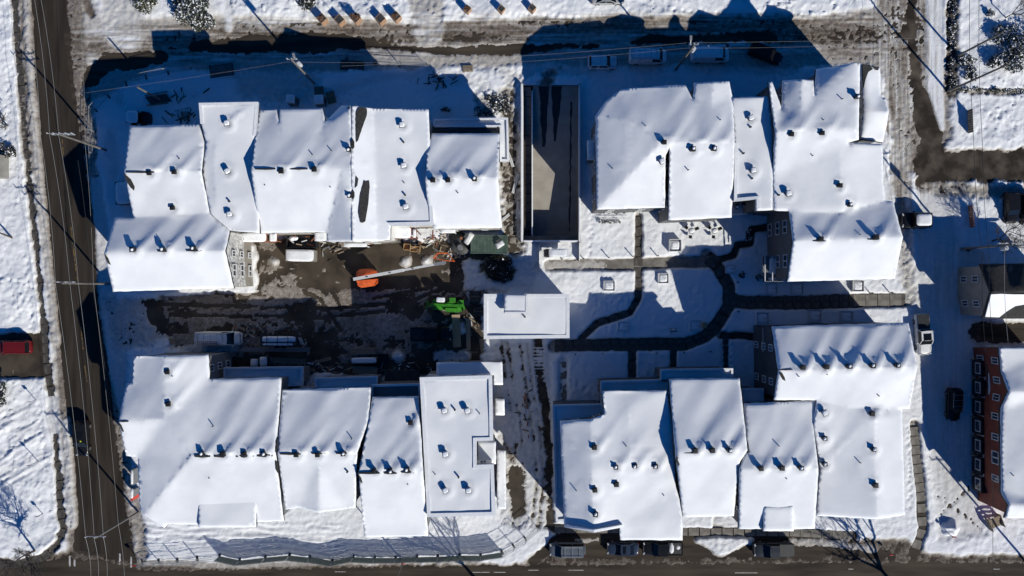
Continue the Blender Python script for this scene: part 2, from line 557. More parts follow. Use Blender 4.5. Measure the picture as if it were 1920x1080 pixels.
def slabs(name, pts, hw, step, m, z=0.02, every=1):
    base = ribbon(name, pts, hw, z, 'soil', kind='structure')
    P = [W(*p) for p in pts]
    wd = 2 * hw / K - 0.06
    L = step / K
    key = (round(wd, 2), round(L, 2), m)
    if key not in SLAB:
        mb = MB()
        mb.box((0, 0, 0.03), (L - 0.05, wd, 0.06), taper=0.99)
        me = mb.mesh('paving_slab')
        me.materials.append(M[m])
        SLAB[key] = me
    tot = 0
    for a, b in zip(P[:-1], P[1:]):
        d = b - a
        n = max(1, int(d.length / L))
        for k in range(n):
            q = a + d * ((k + 0.5) / n)
            o = bpy.data.objects.new('paving_slab', SLAB[key])
            o.parent = base
            o.location = (q[0], q[1], z + 0.004 + random.uniform(0, 0.012))
            o.rotation_euler = (random.uniform(-.006, .006), random.uniform(-.006, .006), math.atan2(d[1], d[0]))
            COL.objects.link(o)
            tot += 1
    return base


slabs('left_sidewalk', [(24, -40), (34, 80), (45, 220), (56, 340), (70, 470), (82, 590), (88, 680), (98, 745)], 6.5, 18, 'concrete_wet')
slabs('corner_sidewalk', [(104, 812), (112, 900), (117, 990), (108, 1022), (80, 1045), (40, 1056), (-40, 1062)], 7.5, 16, 'concrete_wet')
slabs('right_sidewalk', [(1713, 800), (1719, 870), (1727, 940), (1729, 990), (1716, 1030)], 8.5, 17, 'concrete')
slabs('bottom_sidewalk', [(1040, 992), (1160, 992), (1290, 997), (1480, 998), (1600, 1004)], 7.5, 20, 'concrete')
for (n, p, w, m, z) in PSL:
    slabs(n, p, w + 1.5, 17, m, z=z - 0.02)
slabs('garden_entry_walk', [(1600, 563), (1690, 562)], 11, 22, 'concrete')

# the snow cover itself
st = 2.6
xs = np.arange(-90, 2010 + st, st, dtype=np.float32)
ys = np.arange(-60, 1140 + st, st, dtype=np.float32)
X, Y = np.meshgrid(xs, ys)
nE = fbm(X / 22, Y / 22, 1, 5, 0.6)           # edge raggedness
nF = fbm(X / 7, Y / 7, 3, 3, 0.6)
nM = fbm(X / 60, Y / 60, 2, 4, 0.55)
nB = fbm(X / 30, Y / 30, 5, 4, 0.5)
th = 0.34 + 0.10 * nM
di = np.full(X.shape, 0.0, np.float32) + 0.02 * nB
ro = np.full(X.shape, 0.045, np.float32)


def sm(s, f):
    t = np.clip(0.5 - s / (2 * f), 0, 1)
    return t * t * (3 - 2 * t)


def feat(pts, t, d, r=0.03, hw=None, f=3.0, e=3.0, poly=True):
    global th, di, ro
    mar = 40 + (max(hw) if isinstance(hw, (list, tuple)) else (hw or 0))
    x0, x1 = min(p[0] for p in pts) - mar, max(p[0] for p in pts) + mar
    y0, y1 = min(p[1] for p in pts) - mar, max(p[1] for p in pts) + mar
    i0, i1 = np.searchsorted(ys, y0), np.searchsorted(ys, y1)
    j0, j1 = np.searchsorted(xs, x0), np.searchsorted(xs, x1)
    if i1 <= i0 or j1 <= j0:
        return
    sl = (slice(i0, i1), slice(j0, j1))
    s = poly_sdf(X[sl], Y[sl], pts) if hw is None else seg_sdf(X[sl], Y[sl], pts, hw)
    s = s + e * (nE[sl] * 1.6 + nF[sl] * 0.7)
    m = sm(s, f)
    th[sl] = th[sl] * (1 - m) + t * m
    di[sl] = di[sl] * (1 - m) + d * m
    ro[sl] = ro[sl] * (1 - m) + r * m


CL = -0.10
feat([(425, 112), (560, 108), (600, 150), (580, 190), (500, 196), (440, 175)], 0.16, 0.20, 0.10, f=14, e=10)
feat([(600, 180), (700, 150), (820, 130), (905, 160)], 0.24, 0.10, 0.09, hw=[6, 8, 10, 14], f=10, e=8)
feat([(1100, 118), (1290, 124), (1480, 130)], 0.14, 0.16, 0.07, hw=13, f=9, e=6)
feat([(212, 250), (216, 330)], 0.2, 0.10, 0.08, hw=10, f=8, e=6)
feat([(215, 165), (225, 190)], 0.2, 0.12, 0.14, hw=10, f=8, e=8)
feat([(990, 130), (1100, 128)], 0.12, 0.18, 0.08, hw=14, f=9, e=8)
feat([(1020, 162), (1028, 140), (1050, 128)], 0.02, 0.7, 0.10, hw=[12, 9, 4], f=7, e=9)
feat([(835, 110), (930, 118), (965, 150)], 0.14, 0.16, 0.12, hw=14, f=9, e=8)
# --- streets: packed dirty snow first, then bare strips, then banks
feat([(120, 40), (400, 30), (980, 45), (1500, 38), (1720, 0), (1720, 118), (1500, 126), (980, 122), (600, 135), (300, 128), (160, 200), (140, 120)], 0.06, 0.38, 0.05, f=6, e=4)
feat([(180, 92), (420, 78), (700, 60), (985, 50), (1250, 47), (1650, 50)], 0.05, 0.64, 0.05, hw=16, f=9, e=5)
feat([(420, 60), (700, 62), (850, 68), (985, 70)], 0.05, 0.72, 0.05, hw=9, f=6, e=4)
feat([(300, 108), (200, 118), (165, 150)], CL, 0.7, 0.02, hw=[12, 16, 18], f=4, e=5)
feat([(366, 88), (480, 84), (600, 80), (700, 80)], CL, 0.7, 0.02, hw=[10, 16, 17, 8], f=4, e=5)
feat([(700, 78), (860, 72), (960, 66)], -0.01, 0.75, 0.05, hw=[6, 7, 5], f=5, e=5)
feat([(700, 86), (830, 96), (980, 93), (1090, 84)], CL, 0.8, 0.02, hw=[3, 6, 8, 3], f=4, e=3)
feat([(1095, 88), (1120, 86)], CL, 0.8, 0.02, hw=4, f=3, e=2)
feat([(1185, 80), (1225, 74), (1320, 73), (1430, 68), (1540, 70), (1640, 78)], CL, 0.8, 0.03, hw=[2, 8, 7, 10, 9, 4], f=4, e=4)
feat([(1470, 60), (1620, 62)], 0.03, 0.66, 0.06, hw=20, f=10, e=8)
feat([(1560, 92), (1660, 110)], 0.05, 0.55, 0.06, hw=12, f=9, e=8)
feat([(1560, 70), (1640, 60), (1700, 40)], 0.0, 0.72, 0.06, hw=9, f=8, e=8)
feat([(1640, -60), (1740, -60), (1770, 120), (1782, 260), (1700, 330), (1672, 330), (1655, 120), (1640, 40)], 0.04, 0.50, 0.06, f=7, e=6)
feat([(1712, -60), (1706, 60), (1716, 130), (1730, 230)], CL, 0.85, 0.03, hw=[5, 6, 7, 16], f=4, e=4)
feat([(1730, 180), (1745, 260), (1750, 330), (1735, 340)], CL, 0.8, 0.03, hw=[14, 22, 26, 20], f=4, e=6)
feat([(1740, 310), (1830, 312), (2010, 308)], CL, 0.8, 0.03, hw=[30, 30, 33], f=5, e=6)
feat([(1640, 100), (1690, 170), (1690, 340), (1690, 430)], 0.06, 0.40, 0.07, hw=[20, 18, 16, 14], f=8, e=6)
feat([(1752, -60), (1752, 160), (1766, 240)], 0.14, 0.06, 0.015, hw=[15, 16, 5], f=3, e=1.5)
feat([(1720, 350), (1790, 360), (1800, 460), (1845, 480), (1845, 1000), (1760, 1010), (1735, 800), (1712, 620), (1715, 440)], 0.10, 0.14, 0.03, f=9, e=4)
feat([(1770, 460), (1775, 620), (1785, 820), (1810, 960)], 0.07, 0.16, 0.03, hw=22, f=12, e=3)
feat([(1735, 350), (1840, 360), (1990, 360)], 0.05, 0.5, 0.08, hw=[14, 12, 12], f=9, e=7)
# left street
LS = [(88, -60), (98, 120), (112, 255), (135, 430), (143, 560), (160, 700), (178, 850), (190, 980), (196, 1050)]
feat(LS, 0.03, 0.62, 0.06, hw=[55, 60, 60, 55, 48, 56, 60, 60, 66], f=9, e=5)
feat([(180, 330), (190, 420), (203, 540), (222, 680), (232, 760)], 0.10, 0.18, 0.04, hw=[12, 14, 18, 20, 10], f=6, e=3)
feat([(150, -40), (170, 40), (240, 70)], 0.12, 0.30, 0.06, hw=[16, 22, 25], f=14, e=8)
feat(LS, CL, 0.8, 0.02, hw=[34, 36, 37, 42, 38, 42, 42, 48, 60], f=4, e=2.5)
feat([(160, 0), (172, 28)], CL, 0.8, 0.02, hw=[7, 5], f=4, e=3)
feat([(140, -60), (146, 60), (158, 170), (172, 260), (176, 330)], 0.05, 0.62, 0.06, hw=[12, 12, 13, 12, 4], f=6, e=4)
feat([(300, 108), (200, 118), (165, 150)], CL, 0.7, 0.02, hw=[12, 16, 14], f=4, e=5)
feat([(49, -60), (55, 100), (66, 240), (80, 400), (94, 540), (106, 640)], 0.30, 0.30, 0.10, hw=7, f=5, e=3)
feat([(125, 790), (131, 880), (136, 980)], 0.32, 0.22, 0.12, hw=9, f=5, e=3)
feat([(228, 780), (244, 880), (262, 990), (268, 1040)], 0.05, 0.5, 0.06, hw=[4, 6, 10, 12], f=6, e=4)
# bottom street
feat([(-90, 1040), (60, 1050), (140, 1030), (262, 1056), (980, 1056), (1040, 1010), (1700, 1010), (1740, 1040), (2010, 1040), (2010, 1145), (-90, 1145)], 0.03, 0.85, 0.06, f=6, e=4)
feat([(1050, 992), (1490, 1000), (1600, 1010), (1690, 1045), (1060, 1050)], CL, 0.65, 0.04, f=4, e=5)
feat([(1485, 1015), (1560, 1018), (1640, 1030)], 0.12, 0.36, 0.10, hw=[8, 10, 6], f=6, e=5)
feat([(1085, 1015), (1120, 1012)], 0.06, 0.4, 0.05, hw=6, f=4, e=3)
feat([(-90, 1065), (120, 1050), (200, 1052), (262, 1072), (1040, 1060), (1700, 1056), (2010, 1056), (2010, 1145), (-90, 1145)], CL, 0.8, 0.02, f=4, e=3)
feat([(1000, 1050), (1060, 1000)], CL, 0.7, 0.03, hw=8, f=4, e=3)
feat([(1310, 1012), (1355, 1018), (1402, 1012)], 0.42, 0.06, 0.08, hw=[6, 24, 8], f=6, e=4)
feat([(270, 1052), (430, 1060), (600, 1054), (900, 1048)], 0.14, 0.42, 0.08, hw=[6, 6, 5, 4], f=4, e=3)
# side walks
feat([(24, -60), (34, 80), (45, 220), (56, 340), (70, 470), (82, 590), (88, 680), (98, 745), (104, 812), (112, 900), (117, 990), (108, 1022), (80, 1045), (40, 1056), (-90, 1062)],
     CL, 0.6, 0.04, hw=6.2, f=2.5, e=3.5)
feat([(98, 745), (104, 812)], 0.05, 0.15, 0.04, hw=10, f=5, e=4)
feat([(1713, 795), (1719, 870), (1727, 940), (1729, 990), (1714, 1034)], CL, 0.5, 0.03, hw=9, f=2.5, e=1.5)
feat([(1040, 990), (1160, 992), (1290, 997), (1480, 998), (1600, 1004)], CL, 0.5, 0.03, hw=8.5, f=2.5, e=2)
feat([(1345, 975), (1345, 990)], CL, 0.4, 0.03, hw=10, f=3, e=2)
feat([(1345, 975), (1440, 982)], 0.2, 0.1, 0.05, hw=8, f=3, e=2)
feat([(-90, 625), (84, 625), (92, 706), (-90, 712)], CL, 0.6, 0.03, f=3, e=2)
# construction lot
feat([(195, 560), (300, 552), (320, 640), (260, 652), (215, 650)], 0.05, 0.30, 0.07, f=10, e=8)
feat([(262, 560), (480, 548), (478, 440), (600, 448), (860, 455), (950, 480), (960, 545), (905, 550), (905, 690), (860, 700), (440, 705), (430, 655), (330, 650), (290, 610)], CL, 0.62, 0.03, f=5, e=7)
# thin frozen sheets of ice and slush left on the asphalt
PAT = [((500, 480), 22, 30), ((508, 515), 26, 26), ((535, 530), 18, 12), ((620, 480), 9, 14), ((609, 512), 7, 9), ((722, 492), 9, 12), ((702, 478), 10, 5),
       ((770, 485), 14, 12), ((800, 478), 12, 8), ((795, 560), 12, 30), ((745, 545), 40, 12), ((690, 560), 30, 12), ((425, 565), 50, 9), ((440, 590), 60, 9),
       ((380, 585), 30, 12), ((520, 580), 40, 12), ((500, 610), 50, 8), ((600, 605), 20, 12), ((700, 610), 40, 12), ((740, 600), 30, 20), ((720, 640), 22, 12),
       ((640, 610), 8, 14), ((350, 625), 30, 14), ((560, 560), 26, 12), ((850, 510), 22, 10), ((845, 525), 14, 12), ((830, 690), 30, 12), ((770, 670), 12, 12),
       ((310, 585), 14, 14), ((330, 640), 24, 8), ((630, 585), 14, 20), ((860, 560), 24, 10), ((575, 540), 22, 14)]
lotm = sm(poly_sdf(X, Y, [(300, 556), (488, 548), (484, 450), (600, 448), (840, 462), (900, 545), (900, 660), (440, 700), (430, 655), (320, 645)]), 6)
nP = fbm(X / 34, Y / 20, 2, 5, 0.62) - 0.34 * (1 - sm(540 - Y, 6)) * (X > 520) + 0.35 * fbm(X / 6, Y / 6, 4, 2, 0.6)
for (c, a, b) in PAT:
    nP = nP + 0.42 * np.exp(-((X - c[0]) / (a * 1.2)) ** 2 - ((Y - c[1]) / (b * 1.2)) ** 2) * (0.6 + 0.4 * (Y > 540))
for pts in ([(490, 577), (620, 578), (760, 568), (850, 535)], [(480, 592), (600, 596), (720, 584)], [(570, 545), (600, 560), (640, 620)], [(620, 540), (640, 580)], [(300, 570), (480, 575)],
            [(320, 590), (470, 594)], [(690, 545), (780, 530)], [(700, 560), (800, 540), (860, 520)], [(600, 460), (640, 520)]):
    nP = nP - 1.2 * sm(seg_sdf(X, Y, pts, 2.2) + 1.5 * nF, 2.0)
sheet_ = np.clip((nP - 0.10) * 1.6, -0.12, 0.045)
th = np.where(lotm > 0.5, np.where(th < 0.0, sheet_, th), th)
di = np.where(lotm > 0.5, 0.60 + 0.12 * nM, di)
for (c, r_) in [((747, 670), 11), ((871, 668), 10), ((762, 490), 10), ((800, 490), 8), ((515, 490), 5)]:
    feat([c, (c[0] + 1, c[1])], 0.45, 0.10, 0.12, hw=r_, f=6, e=3)
feat([(852, 612), (866, 616)], 0.10, 0.12, 0.06, hw=10, f=6, e=6)
feat([(820, 665), (860, 675)], 0.06, 0.20, 0.08, hw=12, f=6, e=8)
feat([(960, 545), (900, 545), (880, 560), (870, 545), (870, 488), (985, 485), (1010, 500), (1000, 548)], 0.14, 0.10, 0.10, f=6, e=5)
feat([(915, 498), (940, 495), (955, 508), (930, 515)], -0.02, 0.85, 0.12, hw=14, f=6, e=8)
feat([(440, 655), (480, 612), (560, 615), (575, 660)], 0.02, 0.45, 0.10, hw=6, f=6, e=8)
feat([(350, 655), (440, 652)], 0.12, 0.25, 0.12, hw=9, f=5, e=6)
# alley between ramp and upper left block, strip by the lower terrace
feat([(952, 180), (956, 330), (962, 470)], 0.0, 0.55, 0.14, hw=[16, 16, 18], f=8, e=10)
feat([(905, 190), (935, 200)], 0.10, 0.3, 0.2, hw=14, f=8, e=10)
feat([(928, 640), (1035, 640), (1036, 985), (940, 985), (925, 850), (925, 700)], 0.12, 0.14, 0.07, f=6, e=6)
for off in (950, 962, 985, 998):
    feat([(off - 10, 645), (off, 720), (off + 14, 800), (off + 22, 900), (off + 10, 985)], 0.0, 0.4, 0.06, hw=1.6, f=3, e=5)
feat([(968, 888), (972, 955)], CL, 0.6, 0.03, hw=15, f=4, e=6)
feat([(940, 820), (962, 860)], -0.01, 0.6, 0.1, hw=[5, 8], f=5, e=8)
feat([(1008, 640), (1010, 690), (1022, 760), (1030, 860), (1032, 985)], CL, 0.6, 0.06, hw=[9, 8, 7, 6, 6], f=4, e=5)
for i_ in range(9):
    feat([(1000, 652 + i_ * 6.5), (1020, 652 + i_ * 6.5)], 0.10, 0.1, 0.05, hw=1.4, f=1.6, e=2)
# courtyard
for i, (n, p, w, m) in enumerate(PATHS):
    if m == 'concrete' and w == 9:
        feat(p, 0.045, 0.12, 0.03, hw=w, f=3, e=2)
    else:
        feat(p, CL, 0.5, 0.02, hw=w, f=2.2, e=1.2)
feat([(1030, 497), (1130, 497)], 0.05, 0.36, 0.045, hw=9, f=3, e=5)
for k in range(6):
    feat([(1352, 636 + k * 11.5), (1370, 636 + k * 11.5)], 0.10, 0.06, 0.02, hw=1.5, f=1.4, e=1)
feat([(1018, 545), (1090, 520)], 0.4, 0.04, 0.05, hw=10, f=12, e=6)
feat([(1600, 563), (1690, 562)], CL, 0.3, 0.02, hw=12, f=2, e=1)
feat([(1690, 430), (1705, 560)], 0.12, 0.3, 0.14, hw=[14, 12], f=10, e=8)
feat([(1784, -60), (1784, 174)], -0.02, 0.7, 0.12, hw=10, f=4, e=4)
feat([(1790, 172), (1990, 172)], 0.05, 0.5, 0.2, hw=4, f=3, e=4)
feat([(1838, 625), (2000, 625)], -0.03, 0.5, 0.03, hw=22, f=6, e=3)
# ploughed driveway top
feat([(792, -40), (800, 10), (803, 55)], 0.10, 0.30, 0.07, hw=32, f=6, e=3)
feat([(225, -60), (230, 60)], 0.10, 0.22, 0.07, hw=34, f=10, e=4)
feat([(400, 58), (700, 52), (780, 50)], 0.05, 0.62, 0.06, hw=4, f=4, e=4)
feat([(425, -60), (430, 55)], 0.16, 0.06, 0.03, hw=8, f=4, e=2)
# vehicle tracks in the deep snow at the bottom left: parallel ridges
tr = sm(poly_sdf(X, Y, [(262, 975), (640, 978), (640, 1028), (272, 1022)]), 8)
th = th + tr * (0.09 * np.sin((Y + 12 * nM + 3 * nB) * 2 * math.pi / 11.5) * (0.7 + 0.6 * nB) + 0.14 * fbm(X / 70, Y / 3.6, 5, 3, 0.6))
tr = sm(poly_sdf(X, Y, [(-90, 770), (60, 740), (100, 860), (60, 900), (-90, 940)]), 15)
al_, ac_ = X * 0.85 - Y * 0.5, X * 0.5 + Y * 0.85
th = th + tr * 0.22 * fbm(al_ / 40, ac_ / 5.5, 3, 4, 0.6)
di = di + tr * 0.10 * np.clip(fbm(X / 20, Y / 20, 1, 4, 0.6) + 0.2, 0, 1)
for (u, v) in [((-90, 200), (40, 600)), ((-90, -60), (30, 170))]:
    pass
# wheel ruts along the streets
rut = sm(seg_sdf(X, Y, [(1680, 120), (1690, 430)], 26), 8)
th += rut * 0.05 * fbm(X / 3.2, Y / 60, 4, 3, 0.6)
rut = sm(seg_sdf(X, Y, [(160, 92), (700, 66), (1700, 62)], 40), 8)
rn = fbm(X / 60, Y / 2.8, 4, 3, 0.6)
th += rut * 0.045 * rn
di += rut * 0.42 * rn
rut = sm(seg_sdf(X, Y, [(1700, -40), (1700, 330)], 60), 8)
rn = fbm(X / 3.0, Y / 60, 2, 3, 0.6)
th += rut * 0.045 * rn
di += rut * 0.45 * rn
rut = sm(seg_sdf(X, Y, [(1780, 440), (1790, 960)], 44), 8)
rn = fbm(X / 4.0, Y / 80, 3, 3, 0.6)
th += rut * 0.03 * rn
di += rut * 0.10 * rn
rut = sm(seg_sdf(X, Y, [(1000, 1050), (1990, 1050)], 12), 8)
di += rut * 0.2 * fbm(X / 60, Y / 2.8, 1, 3, 0.6)
# footprints and clods on untouched ground
clod = np.clip(fbm(X / 5, Y / 5, 0, 2, 0.5) - 0.28, 0, 1)
patchy = np.clip(fbm(X / 90, Y / 90, 4, 3, 0.5) * 2 + 0.3, 0, 1)
left = sm(poly_sdf(X, Y, [(-90, -60), (60, -60), (110, 1040), (-90, 1060)]), 10) + sm(poly_sdf(X, Y, [(1790, -60), (2010, -60), (2010, 265), (1800, 265)]), 10) \
    + sm(poly_sdf(X, Y, [(430, -60), (1640, -60), (1640, 40), (430, 50)]), 10)
soft = np.clip(fbm(X / 70, Y / 70, 5, 3, 0.5) * 2.2 + 0.55, 0.15, 1)
th += 0.16 * clod * patchy + 0.34 * left * soft * (clod + 0.45 * fbm(X / 14, Y / 14, 2, 3, 0.6)) + 0.25 * left * fbm(X / 55, Y / 38, 3, 3, 0.5)
FP = [((20, 120), (14, 260)), ((50, 480), (62, 620)), ((8, 520), (70, 540)), ((30, 600), (60, 560)), ((75, 760), (86, 880)), ((1108, 395), (1104, 480)), ((1700, 800), (1704, 950)), ((1060, 700), (1110, 745)), ((1385, 395), (1420, 470)),
      ((1830, 200), (1900, 240)), ((1820, 255), (1900, 190)), ((960, 28), (1100, 34)), ((1250, 20), (1500, 30)), ((560, 160), (700, 190)), ((700, 170), (640, 200)), ((1760, 930), (1850, 1000)), ((1745, 980), (1830, 900)), ((500, 20), (520, 50))]
for (a_, b_) in FP:
    n_ = int(math.hypot(b_[0] - a_[0], b_[1] - a_[1]) / 8)
    for k_ in range(n_ + 1):
        t_ = k_ / max(1, n_)
        u_ = a_[0] + (b_[0] - a_[0]) * t_ + (3 if k_ % 2 else -1) + random.uniform(-2, 2)
        v_ = a_[1] + (b_[1] - a_[1]) * t_ + random.uniform(-2, 2)
        j0, i0 = np.searchsorted(xs, u_), np.searchsorted(ys, v_)
        sl = (slice(max(0, i0 - 3), i0 + 4), slice(max(0, j0 - 3), j0 + 4))
        th[sl] -= 0.17 * np.exp(-((X[sl] - u_) ** 2 + (Y[sl] - v_) ** 2) / 7.0)
th = th + ro * (1.5 * nF + fbm(X / 3.5, Y / 3.5, 1, 2, 0.5))
th = np.maximum(th, -0.12)
di = np.clip(di, 0, 1)
Wx = (X - 960) / K
Wy = (540 - Y) / K
ny_, nx_ = X.shape
co = np.stack([Wx, Wy, th], -1).reshape(-1, 3).astype(np.float32)
ii = np.arange(nx_ * ny_).reshape(ny_, nx_)
q = np.stack([ii[1:, :-1], ii[1:, 1:], ii[:-1, 1:], ii[:-1, :-1]], -1).reshape(-1, 4)
cx = (X[1:, :-1] + st / 2).reshape(-1)
cy = (Y[:-1, :-1] + st / 2).reshape(-1)
keep = ~((cx > RAMP[0] - 1) & (cx < RAMP[2] + 1) & (cy > RAMP[1] - 2) & (cy < RAMP[3] + 1))
keep &= (th[1:, :-1].reshape(-1) > -0.119) | (th[:-1, 1:].reshape(-1) > -0.119)
q = q[keep]
me = bpy.data.meshes.new('snow_cover')
me.vertices.add(len(co))
me.vertices.foreach_set('co', co.reshape(-1))
me.loops.add(q.size)
me.loops.foreach_set('vertex_index', q.reshape(-1).astype(np.int32))
me.polygons.add(len(q))
me.polygons.foreach_set('loop_start', np.arange(0, q.size, 4, dtype=np.int32))
me.polygons.foreach_set('loop_total', np.full(len(q), 4, dtype=np.int32))
me.polygons.foreach_set('use_smooth', np.ones(len(q), dtype=bool))
me.update()
at = me.attributes.new('dirt', 'FLOAT', 'POINT')
at.data.foreach_set('value', di.reshape(-1).astype(np.float32))
link('snow_cover', me, mats=[M['ground_snow']], kind='structure')


def ground_z(px, py):
    """snow surface height at ground pixels"""
    i = min(max(int((py + 60) / st), 0), ny_ - 1)
    j = min(max(int((px + 90) / st), 0), nx_ - 1)
    return max(float(th[i, j]), 0.0)


def G(px, py, dz=0.0):
    v = W(px, py)
    return Vector((v[0], v[1], ground_z(px, py) + dz))
# ---------------------------------------------------------------- houses
def area2(P):
    return sum(P[k][0] * P[(k + 1) % len(P)][1] - P[(k + 1) % len(P)][0] * P[k][1] for k in range(len(P)))


def offset(P, d):
    """move a counter-clockwise outline inwards by d (outwards when negative); z kept"""
    n = len(P)
    out = []
    for k in range(n):
        a, b, c = P[k - 1], P[k], P[(k + 1) % n]
        e1 = Vector((b[0] - a[0], b[1] - a[1]))
        e2 = Vector((c[0] - b[0], c[1] - b[1]))
        if e1.length < 1e-6 or e2.length < 1e-6:
            out.append(Vector(b))
            continue
        e1.normalize()
        e2.normalize()
        n1, n2 = Vector((-e1.y, e1.x)), Vector((-e2.y, e2.x))
        m = n1 + n2
        L = m.length
        if L < 0.3:
            m = n1
            s = 1
        else:
            m = m / L
            s = min(1 / max(m.dot(n1), 0.5), 2)
        out.append(Vector((b[0] + m.x * d * s, b[1] + m.y * d * s, b[2])))
    return out


def ease(p):
    # roof pitches are gentle: heights above the 8.6 m eaves drawn closer to them
    return (p[0], p[1], 8.6 + (p[2] - 8.6) * 0.86) if p[2] > 8.6 else p


